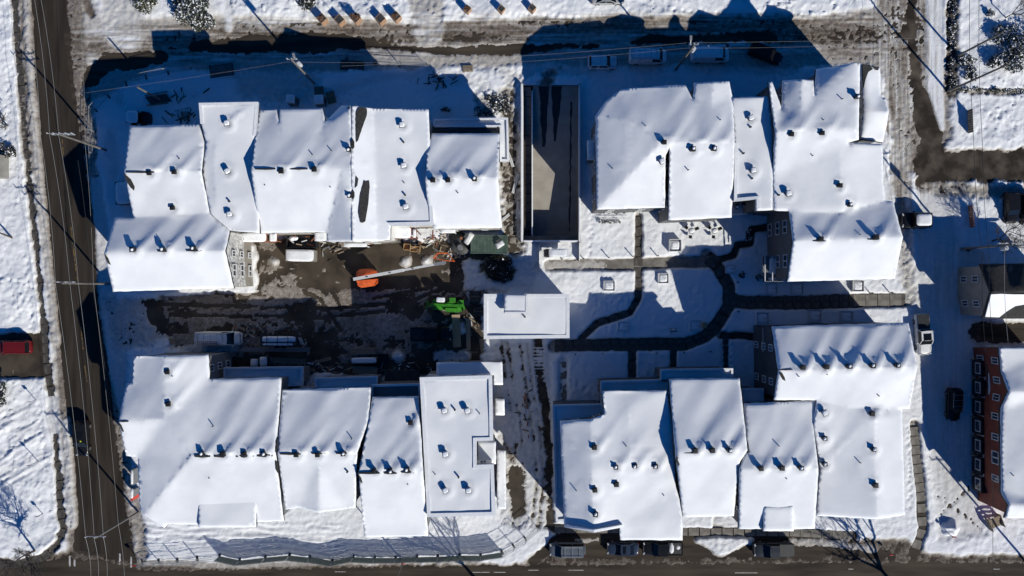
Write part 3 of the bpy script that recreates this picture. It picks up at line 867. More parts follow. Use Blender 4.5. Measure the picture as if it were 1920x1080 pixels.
class Roof:
    def __init__(s, out, cre=()):
        out = [ease(p) for p in out]
        cre = [[ease(p) for p in c] for c in cre]
        P = [W(*p) for p in out]
        if area2(P) < 0:
            P = P[::-1]
            s.order = list(range(len(out)))[::-1]
        else:
            s.order = list(range(len(out)))
        s.P = P
        verts, key = [], {}

        def vid(p):
            k = (round(p[0], 3), round(p[1], 3))
            if k not in key:
                key[k] = len(verts)
                verts.append(Vector(p))
            return key[k]
        ids = [vid(p) for p in P]
        edges = [(ids[k], ids[(k + 1) % len(ids)]) for k in range(len(ids))]
        s.cre = []
        for c in cre:
            c = [W(*p) for p in c]
            s.cre.append(c)
            for a, b in zip(c[:-1], c[1:]):
                ia, ib = vid(a), vid(b)
                if ia != ib:
                    edges.append((ia, ib))
        v2, e2, f2, ov, oe, of = delaunay_2d_cdt([v.xy for v in verts], edges, [], 1, 1e-4)
        s.tv = []
        for i, p in enumerate(v2):
            if ov[i]:
                s.tv.append(Vector((p.x, p.y, verts[ov[i][0]][2])))
            else:
                best, bz = 1e9, 9
                for a, b in edges:
                    A, B_ = verts[a], verts[b]
                    d = (B_ - A).xy
                    t = max(0, min(1, (p - A.xy).dot(d) / max(d.length_squared, 1e-9)))
                    q = (p - A.xy - d * t).length
                    if q < best:
                        best, bz = q, A[2] + (B_[2] - A[2]) * t
                s.tv.append(Vector((p.x, p.y, bz)))
        s.tf = [tuple(f) for f in f2]
        s.A = np.array([[s.tv[i][:] for i in f] for f in s.tf])

    def z(s, x, y):
        A = s.A
        x0, y0, x1, y1, x2, y2 = A[:, 0, 0], A[:, 0, 1], A[:, 1, 0], A[:, 1, 1], A[:, 2, 0], A[:, 2, 1]
        D = (y1 - y2) * (x0 - x2) + (x2 - x1) * (y0 - y2)
        D = np.where(np.abs(D) < 1e-9, 1e-9, D)
        l0 = ((y1 - y2) * (x - x2) + (x2 - x1) * (y - y2)) / D
        l1 = ((y2 - y0) * (x - x2) + (x0 - x2) * (y - y2)) / D
        l2 = 1 - l0 - l1
        m = np.minimum(np.minimum(l0, l1), l2)
        k = int(np.argmax(m))
        l = np.clip([l0[k], l1[k], l2[k]], -0.05, 1.05)
        return float((l * A[k, :, 2]).sum() / l.sum()), float(m[k])

    def hit(s, px, py):
        """world point where the sight line through picture point px,py meets this roof"""
        h = 9.0
        for _ in range(8):
            w = W(px, py, h)
            h, m = s.z(w[0], w[1])
        return W(px, py, h), m

    def dense(s, sp, vents):
        def sub(c, closed):
            r = []
            pairs = list(zip(c, c[1:] + ([c[0]] if closed else [])))
            for a, b in pairs:
                n = max(1, int(math.ceil((b - a).length / 0.5)))
                for k in range(n):
                    r.append(a.lerp(b, k / n))
            if not closed:
                r.append(c[-1])
            return r
        bd = sub(s.P, True)
        V = [p.copy() for p in bd]
        E = [(i, (i + 1) % len(bd)) for i in range(len(bd))]
        key = {(round(p[0], 3), round(p[1], 3)): i for i, p in enumerate(V)}
        for c in s.cre:
            d = sub(c, False)
            last = None
            for p in d:
                k = (round(p[0], 3), round(p[1], 3))
                if k not in key:
                    key[k] = len(V)
                    V.append(p)
                if last is not None and last != key[k]:
                    E.append((last, key[k]))
                last = key[k]
        xs_ = [p[0] for p in s.P]
        ys_ = [p[1] for p in s.P]
        row = 0
        y = min(ys_)
        while y < max(ys_):
            x = min(xs_) + (sp / 2 if row % 2 else 0)
            while x < max(xs_):
                z, m = s.z(x, y)
                if m > 0.005:
                    V.append(Vector((x, y, z)))
                x += sp
            y += sp * 0.87
            row += 1
        v2, e2, f2, ov, oe, of = delaunay_2d_cdt([v.xy for v in V], E, [], 1, 1e-4)
        out, nb = [], [set() for _ in v2]
        isb = [False] * len(v2)
        for i, p in enumerate(v2):
            if ov[i]:
                out.append(Vector((p.x, p.y, V[ov[i][0]][2])))
                if min(ov[i]) < len(bd):
                    isb[i] = True
            else:
                out.append(Vector((p.x, p.y, s.z(p.x, p.y)[0])))
        for f in f2:
            for k in range(len(f)):
                nb[f[k]].add(f[k - 1])
                nb[f[k - 1]].add(f[k])
        base_n = []
        for it in range(2):
            z = [p[2] for p in out]
            for i, p in enumerate(out):
                if not isb[i] and nb[i]:
                    p[2] = 0.45 * z[i] + 0.55 * sum(z[j] for j in nb[i]) / len(nb[i])
        for k, b in enumerate(bd):
            pass
        # wind drifts, strongest on the slopes that look away from the sun
        for i, p in enumerate(out):
            if isb[i]:
                p[2] -= 0.04
                p[0] += 0.075 * mnoise.noise(Vector((p.x / 0.9, p.y / 0.9, 2.1)))
                p[1] += 0.075 * mnoise.noise(Vector((p.x / 0.9, p.y / 0.9, 8.1)))
                continue
            zn = s.z(p.x, p.y + 0.4)[0]
            zs = s.z(p.x, p.y - 0.4)[0]
            north = max(0, min(1, (zs - zn) / 0.8 * 4))
            al = p.x * 0.55 + p.y * 0.83
            ac = p.x * 0.83 - p.y * 0.55
            d = 0.05 * mnoise.noise(Vector((p.x / 3.2, p.y / 3.2, 1.7)))
            d += 0.16 * mnoise.noise(Vector((p.x / 6.0, p.y / 6.0, 4.7)))
            d += (0.04 + 0.14 * north) * mnoise.noise(Vector((al / 8.0, ac / 1.9, 7.7)))
            for (vx, vy, kind) in vents:
                dx, dy = p.x - vx, p.y - vy
                if abs(dx) > 5 or abs(dy) > 5:
                    continue
                r2 = dx * dx + dy * dy
                if kind in 'cmt':
                    d += 0.13 * math.exp(-((math.sqrt(r2) - 0.75) ** 2) / 0.10) * (1 + 0.6 * dx / (math.sqrt(r2) + .1))
                    d -= 0.12 * math.exp(-r2 / 0.3)
                    a2 = dx * 0.60 + dy * 0.80
                    c2 = dx * 0.80 - dy * 0.60 - 0.55
                    if a2 > 0 and north > 0.1:
                        d += 0.38 * math.exp(-c2 * c2 / 0.22) * math.exp(-a2 / 2.3) * (1 - math.exp(-a2 * 2))
                elif r2 < 1:
                    d += 0.06 * math.exp(-((math.sqrt(r2) - 0.35) ** 2) / 0.03)
            p[2] += d
        bl = [None] * len(bd)
        for i in range(len(v2)):
            for o_ in ov[i]:
                if o_ < len(bd):
                    bl[o_] = i
        return out, [tuple(f) for f in f2], [b for b in bl if b is not None]


def seg_frame(a, b):
    """for a ccw outline edge a->b: unit direction and outward normal"""
    d = Vector((b[0] - a[0], b[1] - a[1]))
    L = d.length
    d.normalize()
    return d, Vector((d.y, -d.x)), L


WIN = {}


def window(parent, pos, normal, w=0.95, h=1.35, double=False, fm='white_trim'):
    key = (round(w, 2), round(h, 2), double, fm)
    if key not in WIN:
        mb = MB()
        t = 0.10
        ww = w * (1.9 if double else 1)
        for sx in (-1, 1):
            mb.box((sx * (ww / 2 - t / 2), 0.04, 0), (t, 0.12, h))
        for sz in (-1, 1):
            mb.box((0, 0.045, sz * (h / 2 - t / 2)), (ww - 2 * t, 0.11, t))
        mb.box((0, 0.03, 0), (0.07 if not double else 0.14, 0.07, h - 2 * t))
        fr = mb.mesh('window')
        fr.materials.append(M[fm])
        pn = MB().box((0, 0.0, 0), (ww - 0.1, 0.03, h - 0.1)).mesh('pane')
        pn.materials.append(M['glass'])
        WIN[key] = (fr, pn)
    fr, pn = WIN[key]
    rz = math.atan2(normal.y, normal.x) - math.pi / 2
    o = link('window', fr, parent, loc=pos + Vector((normal.x, normal.y, 0)) * 0.02, rz=rz)
    p = link('pane', pn, o)
    return o


def box_vent(roof_part, p, kind, seed):
    rz = random.uniform(-0.08, 0.08)
    z0 = p[2] - 0.35
    if kind in 'ct':
        zt = 0.56 if kind == 't' else 0.32 + 0.06 * (seed % 3)
        z0 = p[2] - 1.0 + zt - 0.35
        w_ = random.uniform(0.46, 0.56)
        mb = MB()
        mb.box((0, 0, 0.55), (w_, w_, 1.3))
        mb.box((0, 0, 1.26), (w_ + .13, w_ + .13, 0.12))
        mb.box((0, 0, 1.36), (w_ - .1, w_ - .1, 0.08), mi=1)
        o = mb.go('roof_vent', [M['vent'], M['black']], roof_part, loc=(p[0], p[1], z0), rz=rz)
        if seed % 5 > 1:
            mound('snow_cap', 0.20, 0.22, 0.14, o, n=8, seed=seed, loc=(random.uniform(-.08, .08), random.uniform(-.05, .1), 1.40))
    elif kind == 'm':
        mb = MB()
        mb.box((0, 0, 0.3), (0.5, 0.5, 0.8))
        mb.box((0, 0, 0.76), (0.74, 0.74, 0.12))
        o = mb.go('roof_vent', [M['vent']], roof_part, loc=(p[0], p[1], z0), rz=rz + (0.5 if seed % 2 else 0.2))
        mound('snow_cap', 0.36, 0.35, 0.16, o, n=10, seed=seed, loc=(0.03, 0.02, 0.82), box=True, rough=0.05)
    elif kind == 's':
        MB().tube((0, 0, 0), (0, 0, 0.75), 0.13, n=10).go('vent_pipe', [M['vent']], roof_part, loc=(p[0], p[1], z0))
    else:
        MB().tube((0, 0, 0), (0, 0, 0.55 + 0.07 * (seed % 4)), 0.07, n=8).go('vent_pipe', [M['vent']], roof_part, loc=(p[0], p[1], z0))


def house(label, roofs, wall='grey_siding', name='row_house', cat='house', ground=None, fm='white_trim', group=None):
    P0 = [W(*p) for p in roofs[0]['out']]
    cx_, cy_ = sum(p[0] for p in P0) / len(P0), sum(p[1] for p in P0) / len(P0)
    T = thing(name, label, cat, (cx_, cy_, 0), 0, group)
    O = Vector((cx_, cy_, 0))
    for ri, R in enumerate(roofs):
        rf = Roof(R['out'], R.get('cre', ()))
        vents = []
        for v in R.get('vents', ()):
            w, m = rf.hit(v[0], v[1])
            vents.append((w[0], w[1], v[2], w[2]))
        thick = R.get('snow', 0.28)
        # structural roof slab
        mb = MB()
        top = [p - O + Vector((0, 0, -thick)) for p in rf.tv]
        bot = [p - O + Vector((0, 0, -thick - 0.24)) for p in rf.tv]
        for f in rf.tf:
            mb.face([top[i] for i in f])
            mb.face([bot[i] for i in f][::-1])
        OP = [p - O for p in offset(rf.P, -0.05)]
        n = len(OP)
        for k in range(n):
            a, b = OP[k], OP[(k + 1) % n]
            mb.face([a + Vector((0, 0, -thick - 0.26)), b + Vector((0, 0, -thick - 0.26)), b + Vector((0, 0, -thick + 0.01)), a + Vector((0, 0, -thick + 0.01))])
        slab = mb.go('roof' if R.get('main', ri == 0) else R.get('name', 'lower_roof'), [M[R.get('slab', 'fascia')]], T)
        # snow blanket on it
        V, F, BD = rf.dense(0.45, [(v[0], v[1], v[2]) for v in vents])
        mb = MB()
        mb.v = [tuple(p - O) for p in V]
        for f in F:
            mb.f.append(f)
            mb.m.append(0)
        m_ = len(BD)
        i0 = len(mb.v)
        for b in BD:
            p = V[b] - O
            mb.v.append((p[0], p[1], p[2] - thick + 0.02))
        for k in range(m_):
            mb.f.append((BD[k], i0 + k, i0 + (k + 1) % m_, BD[(k + 1) % m_]))
            mb.m.append(0)
        sn = mb.go('snow_blanket', [M[R.get('top', 'snow')]], slab, smooth=True)
        for k, v in enumerate(vents):
            box_vent(slab, Vector((v[0], v[1], v[3])) - O, v[2], k + ri)
        # bare shingle showing where snow slid away
        for pt in R.get('bare', ()):
            Q = []
            for (x, y) in pt:
                w, m = rf.hit(x, y)
                Q.append(w)
            c = sum(Q, Vector()) / len(Q)
            mb = MB()
            for k in range(len(Q)):
                a, b = Q[k], Q[(k + 1) % len(Q)]
                L = max(1, int((b - a).length / 0.3))
                pts = []
                for t in range(L + 1):
                    w = a.lerp(b, t / L)
                    j = 0.10 * mnoise.noise(w * 2.2)
                    w = w + (w - c) * j
                    z, _ = rf.z(w.x, w.y)
                    pts.append(Vector((w.x, w.y, z + 0.10)))
                for u, v in zip(pts[:-1], pts[1:]):
                    uu, vv = c.lerp(u, 0.5), c.lerp(v, 0.5)
                    uu.z = rf.z(uu.x, uu.y)[0] + 0.11
                    vv.z = rf.z(vv.x, vv.y)[0] + 0.11
                    cc = Vector((c.x, c.y, rf.z(c.x, c.y)[0] + 0.12))
                    mb.face([u - O, v - O, vv - O, uu - O])
                    mb.face([uu - O, vv - O, cc - O])
                    dn = Vector((0, 0, 0.3))
                    mb.face([u - O, v - O, v - O - dn, u - O - dn])
            mb.go('bare_shingle_patch', [M['shingle']], slab)
        # parapet
        par = R.get('parapet')
        if par:
            ph, pw = R.get('ph', 0.42), R.get('pw', 0.34)
            inn = offset(rf.P, pw)
            outr = offset(rf.P, -0.06)
            N_ = len(rf.P)
            mb = MB()
            for k in range(N_):
                oi = rf.order[k]
                oj = rf.order[(k + 1) % N_]
                e = min(oi, oj) if abs(oi - oj) == 1 else max(oi, oj)
                if par is not True and e not in par:
                    continue
                a, b, c, d = outr[k] - O, outr[(k + 1) % N_] - O, inn[(k + 1) % N_] - O, inn[k] - O
                u = Vector((0, 0, ph))
                l = Vector((0, 0, -0.35))
                mb.face([a + u, b + u, c + u, d + u], 0)
                mb.face([a + l, b + l, b + u, a + u], 1)
                mb.face([d + u, c + u, c + l, d + l], 1)
                mb.face([b + l, c + l, c + u, b + u], 1)
                mb.face([d + l, a + l, a + u, d + u], 1)
            mb.go('parapet', [M['fluff'], M[R.get('trim', 'parapet_trim')]], T)
        # walls and windows
        if R.get('walls', True):
            ins = R.get('inset', 0.32)
            IP = offset(rf.P, ins)
            N_ = len(IP)
            zb = R.get('zb', -0.2)
            mb = MB()
            wins = []
            for k in range(N_):
                a, b = IP[k], IP[(k + 1) % N_]
                d, nrm, L = seg_frame(a, b)
                za, zb_ = a[2] - thick - 0.12, b[2] - thick - 0.12
                mb.face([Vector((a[0], a[1], zb)) - O, Vector((b[0], b[1], zb)) - O, Vector((b[0], b[1], zb_)) - O, Vector((a[0], a[1], za)) - O])
                mid = (a + b) / 2
                if L > 2.2 and (nrm.x * -mid[0] + nrm.y * -mid[1]) > 0.35 * math.hypot(mid[0], mid[1]):
                    wins.append((a, b, d, nrm, L, za, zb_))
            wl = mb.go('wall', [M[R.get('wall', wall)]], T)
            if R.get('windows', True):
                for (a, b, d, nrm, L, za, zb_) in wins:
                    nb_ = max(1, int(L / R.get('bay', 3.3)))
                    for q in range(nb_):
                        t = (q + 0.5) / nb_
                        dbl = (q + int(L)) % 3 == 1 and L / nb_ > 2.6
                        for lv in R.get('levels', (1.6, 4.4, 7.0)):
                            if lv + 0.95 > za + (zb_ - za) * t:
                                continue
                            p = Vector((a[0] + (b[0] - a[0]) * t, a[1] + (b[1] - a[1]) * t, lv)) - O
                            window(T, p, nrm, double=dbl, fm=fm)
            if ground:
                gp = offset(rf.P, ins - 0.06)
                mb = MB()
                for k in range(N_):
                    a, b = gp[k] - O, gp[(k + 1) % N_] - O
                    mb.face([(a[0], a[1], -0.2), (b[0], b[1], -0.2), (b[0], b[1], 2.9), (a[0], a[1], 2.9)])
                    c, e = offset(rf.P, ins)[k] - O, offset(rf.P, ins)[(k + 1) % N_] - O
                    mb.face([(a[0], a[1], 2.9), (b[0], b[1], 2.9), (e[0], e[1], 2.9), (c[0], c[1], 2.9)])
                mb.go('ground_floor_cladding', [M[ground]], T)
    return T, O


def terrace(out, **kw):
    d = dict(out=out, parapet=True, ph=0.22, pw=0.22, snow=0.2, main=False, name='terrace_roof', windows=False)
    d.update(kw)
    return d


def bi(x, y, w=3, l=26, a=0.0):
    """pointed oval outline for a bare strip, a = lean in picture pixels"""
    return [(x - a / 2, y - l / 2), (x + w / 2, y - l / 4), (x + w / 2 + a / 4, y + l / 4), (x + a / 2, y + l / 2), (x - w / 2, y + l / 4), (x - w / 2 - a / 4, y - l / 4)]


# ===== upper left block, under construction
A1, A1O = house('house wrapped in white at the left street corner, stepped snowy roof', [dict(
    out=[(243, 236, 8.4), (374, 233, 8.6), (383, 268, 9.0), (376, 320, 10.0), (388, 378, 9.2), (392, 400, 9.0), (430, 432, 8.7), (421, 470, 10.6), (437, 540, 8.3),
         (212, 547, 8.3), (195, 475, 10.6), (215, 408, 8.5), (250, 408, 8.6), (232, 322, 10.0)],
    cre=[[(232, 322, 10.0), (300, 321, 10.0), (376, 320, 10.0)], [(195, 475, 10.6), (300, 473, 10.6), (421, 470, 10.6)], [(250, 408, 8.6), (320, 404, 9.0), (392, 400, 9.0)]],
    vents=[(281, 325, 'c'), (328, 323, 'c'), (251, 468, 't'), (307, 468, 't'), (364, 466, 't'), (325, 390, 'c'), (337, 298, 'p'), (302, 452, 'p')],
    bare=[bi(266, 323, 60, 3.5), [(233, 326), (246, 336), (253, 350), (252, 358), (245, 352), (238, 340)], [(197, 477), (203, 484), (208, 497), (203, 494), (199, 486)],
          bi(308, 471, 24, 3), bi(364, 470, 28, 3)],
    windows=False)], wall='wrap', ground='greige')
# its gable towards the lot: three storeys of windows and the printed wrap
a_, b_ = W(437, 540, 8.3), W(421, 470, 10.6)
R_ = offset([W(437, 540, 8.3), W(421, 470, 10.6), W(430, 432, 8.7), W(212, 432, 8.7), W(212, 547, 8.3)], 0.32)
xw = (R_[0][0] + R_[1][0]) / 2
y0w, y1w = R_[0][1], R_[2][1]
for lv, zz in ((0, 1.5), (1, 4.3), (2, 7.0)):
    for fr, dbl in ((0.30, True), (0.62, False)):
        xx = R_[0][0] + (R_[1][0] - R_[0][0]) * (fr / 0.62) if fr < 0.62 else R_[1][0]
        window(A1, Vector((xx + (0.07 if lv == 0 else 0.02), y0w + (y1w - y0w) * fr, zz)) - A1O, Vector((1, 0)), w=0.85, h=1.2, double=dbl)
mb = MB()
for r in range(13):
    z = 3.2 + r * 0.42
    for k in range(14):
        t = (k + random.uniform(0.05, 0.4)) / 14
        xx = R_[0][0] + (R_[1][0] - R_[0][0]) * min(t / 0.62, 1) + 0.03
        yy = y0w + (y1w - y0w) * t
        if random.random() < 0.75:
            mb.box(Vector((xx, yy, z)) - A1O, (0.02, random.uniform(0.25, 0.55), 0.05))
        if random.random() < 0.35:
            mb.box(Vector((xx, yy + 0.3, z + 0.2)) - A1O, (0.02, 0.05, 0.36))
mb.go('printed_wrap_lines', [M['ink']], A1, kind='stuff')

house('narrow flat bay between the stepped corner house and the gabled one', [dict(
    out=[(374, 194, 9.5), (483, 192, 9.5), (479, 255, 9.4), (479, 320, 9.4), (486, 437, 9.2), (431, 432, 9.0), (394, 400, 9.1), (390, 378, 9.2), (380, 320, 9.3), (386, 268, 9.3), (377, 232, 9.5)],
    cre=[[(386, 268, 9.3), (402, 262, 9.6), (400, 320, 9.6), (405, 380, 9.5)]],
    vents=[(427, 232, 'm'), (428, 322, 'm'), (432, 402, 'm'), (431, 378, 's')], parapet=[0, 1, 10], ph=0.1, pw=0.3)], wall='wrap', ground='greige')
house('gabled house with two ridge vents left of the roof with bare strips', [dict(
    out=[(486, 207, 8.5), (518, 205, 8.5), (523, 230, 9.2), (525, 205, 8.9), (604, 203, 8.9), (609, 228, 9.4), (640, 198, 8.8), (657, 197, 10.5), (660, 316, 10.9), (662, 453, 10.3), (613, 453, 8.0),
         (613, 435, 8.4), (486, 437, 8.3), (470, 318, 10.9)],
    cre=[[(470, 318, 10.9), (560, 317, 10.9), (640, 317, 10.9), (660, 316, 10.9)], [(640, 317, 10.9), (613, 435, 8.4)], [(604, 203, 8.9), (606, 250, 9.6)], [(525, 205, 8.9), (527, 250, 9.6)]],
    vents=[(528, 321, 'c'), (590, 318, 'c'), (655, 281, 'c'), (656, 367, 'c'), (497, 347, 'p'), (620, 351, 'p'), (586, 290, 'p'), (622, 283, 'p')],
    bare=[bi(498, 317, 38, 3), bi(560, 317, 34, 3), bi(661, 270, 6, 20), bi(662, 365, 5, 18)])], wall='wrap', ground='greige')
house('house with long dark strips of bare shingles beside its ridge', [dict(
    out=[(659, 197, 10.5), (700, 203, 9.6), (803, 205, 9.3), (806, 288, 9.3), (812, 421, 9.2), (732, 423, 9.2), (731, 450, 8.9), (705, 452, 9.2), (660, 453, 10.35), (658, 316, 10.95)],
    cre=[[(700, 203, 9.6), (703, 300, 9.5), (705, 420, 9.3), (705, 452, 9.2)]],
    vents=[(754, 235, 'm'), (757, 267, 's'), (757, 311, 'm'), (760, 366, 's'), (761, 388, 'm'), (758, 343, 'p')],
    parapet=[4, 3], ph=0.2, pw=0.4,
    bare=[[(676, 200), (688, 204), (688, 215), (682, 232), (672, 262), (668, 268), (667, 235), (668, 210)],
          [(683, 340), (692, 340), (693, 352), (691, 378), (687, 402), (685, 414), (676, 418), (673, 396), (676, 362)],
          [(668, 330), (672, 335), (670, 348), (666, 352)]])], wall='wrap', ground='greige')
house('gabled house with three ridge vents above the green container', [dict(
    out=[(809, 250, 8.7), (937, 250, 8.7), (934, 333, 10.6), (941, 427, 8.4), (813, 429, 8.4), (802, 385, 9.4), (797, 337, 10.7), (800, 290, 9.6)],
    cre=[[(797, 337, 10.7), (860, 335, 10.7), (934, 333, 10.6)]],
    vents=[(812, 338, 'c'), (840, 338, 'c'), (890, 336, 'c'), (859, 362, 'p')]),
    terrace([(812, 236, 6.0), (934, 236, 6.0), (934, 252, 6.4), (812, 252, 6.4)], parapet=[0], top='black', snow=0.1),
    terrace([(814, 224, 5.6), (952, 222, 5.6), (954, 302, 5.6), (938, 302, 5.6), (938, 238, 5.6), (814, 238, 5.6)])], wall='wrap', ground='greige')

# ===== upper right block
house('house with a hipped snow roof right of the sunken ramp', [dict(
    out=[(1117, 217, 8.4), (1135, 190, 8.5), (1165, 167, 8.5), (1250, 160, 8.5), (1285, 159, 8.6), (1300, 187, 9.3), (1302, 155, 9.0), (1335, 153, 9.5), (1368, 152, 8.9), (1374, 185, 9.0), (1378, 268, 10.8),
         (1372, 408, 8.3), (1254, 413, 8.3), (1256, 276, 10.6), (1248, 290, 10.2), (1247, 389, 8.3), (1119, 393, 8.3)],
    cre=[[(1242, 266, 11.0), (1180, 330, 9.9), (1119, 393, 8.3)], [(1242, 266, 11.0), (1256, 276, 10.6)], [(1242, 266, 11.0), (1310, 266, 10.9), (1378, 268, 10.8)], [(1242, 266, 11.0), (1180, 225, 9.9), (1117, 217, 8.4)],
         [(1335, 153, 9.5), (1335, 200, 9.9)], [(1242, 266, 11.0), (1248, 290, 10.2)]],
    vents=[(1245, 267, 'c'), (1240, 303, 'm'), (1298, 280, 'c'), (1338, 279, 'c'), (1210, 236, 'p'), (1350, 225, 'p'), (1148, 316, 'p'), (1290, 319, 'p')],
    bare=[]),
    terrace([(1101, 263, 4.5), (1117, 263, 4.5), (1117, 300, 4.5), (1101, 300, 4.5)], parapet=False)], wall='grey_siding')
house('low flat bay with five small vents right of the hipped roof', [dict(
    out=[(1372, 183, 9.2), (1441, 180, 9.2), (1450, 250, 9.2), (1449, 330, 9.3), (1449, 394, 9.3), (1418, 395, 9.2), (1418, 373, 9.2), (1376, 377, 9.0), (1377, 268, 9.2)],
    vents=[(1406, 222, 'm'), (1406, 239, 's'), (1410, 320, 'm'), (1409, 335, 's'), (1393, 288, 's')], parapet=[6, 7, 5], ph=0.3)], wall='grey_siding')
house('large grey house with a side wing at the upper right street corner', [dict(
    out=[(1442, 153, 9.4), (1448, 153, 9.4), (1466, 205, 9.2), (1468, 151, 8.6), (1503, 148, 9.8), (1526, 150, 8.8), (1528, 182, 9.6), (1531, 130, 8.6), (1605, 117, 10.8), (1613, 119, 10.6),
         (1610, 262, 10.2), (1590, 267, 9.7), (1655, 270, 8.8), (1657, 345, 8.6), (1661, 376, 8.6), (1675, 378, 8.6), (1693, 445, 10.8), (1678, 523, 8.4), (1477, 528, 8.4), (1488, 452, 10.8),
         (1480, 396, 9.3), (1451, 394, 9.3), (1450, 330, 9.3), (1454, 247, 10.7)],
    cre=[[(1454, 247, 10.7), (1530, 245, 10.6), (1608, 243, 10.4)], [(1503, 148, 9.8), (1503, 215, 10.3)], [(1488, 452, 10.8), (1590, 449, 10.8), (1693, 445, 10.8)],
         [(1480, 396, 9.3), (1570, 400, 9.3), (1661, 376, 8.6)], [(1576, 275, 10.0), (1578, 390, 9.6)]],
    vents=[(1483, 252, 'c'), (1540, 250, 'c'), (1606, 182, 't'), (1578, 186, 'p'), (1543, 225, 'p'), (1523, 292, 'p'), (1574, 348, 'c'), (1592, 384, 'c'), (1476, 363, 'm'), (1459, 366, 's'),
           (1537, 448, 't'), (1640, 445, 't'), (1612, 440, 'p')],
    bare=[bi(1537, 452, 26, 2.5), bi(1640, 449, 26, 2.5)]),
    dict(out=[(1615, 121, 8.6), (1650, 125, 8.0), (1652, 182, 8.0), (1661, 183, 8.0), (1667, 209, 9.0), (1661, 243, 8.0), (1656, 266, 7.8), (1614, 260, 8.2)],
         cre=[[(1667, 209, 9.0), (1640, 210, 9.0), (1617, 205, 9.0)]], main=False, name='wing_roof',
         bare=[[(1616, 120), (1630, 122), (1636, 130), (1628, 135), (1622, 150), (1619, 165), (1617, 140)], [(1634, 124), (1648, 126), (1646, 132), (1640, 131)]])], wall='grey_siding')

# ===== lower left block
house('grey corner house with four ridge vents below the white van', [dict(
    out=[(250, 668, 8.4), (308, 667, 9.5), (390, 665, 8.4), (392, 711, 8.6), (527, 708, 8.6), (521, 790, 9.8), (516, 851, 10.8), (531, 977, 8.4), (480, 980, 8.4), (479, 988, 8.2), (372, 989, 8.2), (371, 984, 8.4),
         (315, 983, 8.4), (308, 990, 8.2), (270, 966, 9.0), (262, 955, 8.6), (258, 857, 8.8), (236, 855, 8.8), (222, 789, 10.3), (237, 718, 8.7), (248, 718, 8.7)],
    cre=[[(308, 667, 9.5), (308, 785, 10.3)], [(222, 789, 10.3), (265, 787, 10.3), (308, 785, 10.3)], [(308, 785, 10.3), (358, 853, 10.5)], [(358, 853, 10.8), (440, 852, 10.8), (516, 851, 10.8)],
         [(358, 853, 10.8), (270, 966, 9.0)]],
    vents=[(315, 697, 'c'), (317, 757, 'c'), (325, 705, 'p'), (400, 799, 'p'), (379, 850, 'c'), (419, 850, 'c'), (459, 850, 'c'), (495, 850, 'c'), (393, 896, 'p')],
    bare=[bi(380, 855, 30, 6), bi(419, 855, 34, 6), bi(459, 855, 34, 6), bi(497, 854, 30, 6), bi(232, 790, 18, 3), [(223, 792), (228, 797), (233, 810), (229, 808)], bi(519, 835, 4, 26, -4), bi(519, 875, 3, 24, 4)]),
    dict(out=[(371, 925, 9.15), (480, 925, 9.15), (479, 989, 8.95), (372, 989, 8.95)], zb=7.5, main=False, name='dormer_roof', windows=False),
    terrace([(421, 690, 4.6), (568, 688, 4.6), (568, 722, 4.6), (530, 724, 4.6), (530, 708, 4.6), (421, 708, 4.6)])], wall='grey_panel', ground=None)
house('house with a small south gable above a strip of bare paving', [dict(
    out=[(529, 731, 8.6), (695, 726, 8.6), (690, 790, 9.6), (669, 850, 10.7), (666, 952, 8.8), (645, 955, 8.6), (598, 962, 9.5), (560, 952, 8.6), (535, 956, 8.4), (520, 850, 10.7)],
    cre=[[(520, 850, 10.7), (600, 850, 10.7), (669, 850, 10.7)], [(598, 862, 10.5), (598, 962, 9.5)]],
    vents=[(556, 852, 'c'), (596, 852, 'c'), (644, 850, 'c'), (660, 822, 'p'), (652, 884, 's')],
    bare=[bi(545, 851, 40, 4), bi(598, 850, 26, 3), bi(640, 850, 20, 3)]),
    terrace([(592, 709, 5.5), (707, 706, 5.5), (707, 727, 5.5), (592, 730, 5.5)])], wall='grey_panel')
house('narrow house with three ridge vents left of the notched flat roof', [dict(
    out=[(698, 745, 8.6), (785, 743, 8.6), (793, 885, 10.9), (803, 1005, 8.2), (683, 1008, 8.2), (672, 887, 10.9), (690, 795, 9.8)],
    cre=[[(672, 887, 10.9), (730, 886, 10.9), (793, 885, 10.9)]],
    vents=[(770, 792, 'c'), (702, 882, 't'), (732, 882, 't'), (764, 880, 't'), (765, 908, 'p')],
    bare=[bi(692, 887, 40, 4), bi(732, 887, 24, 4), bi(764, 885, 24, 4), [(673, 891), (677, 896), (680, 906), (676, 904)]]),
    terrace([(697, 722, 7.0), (788, 720, 7.0), (788, 745, 7.0), (697, 746, 7.0)], top='grey_panel', snow=0.05)], wall='grey_panel')
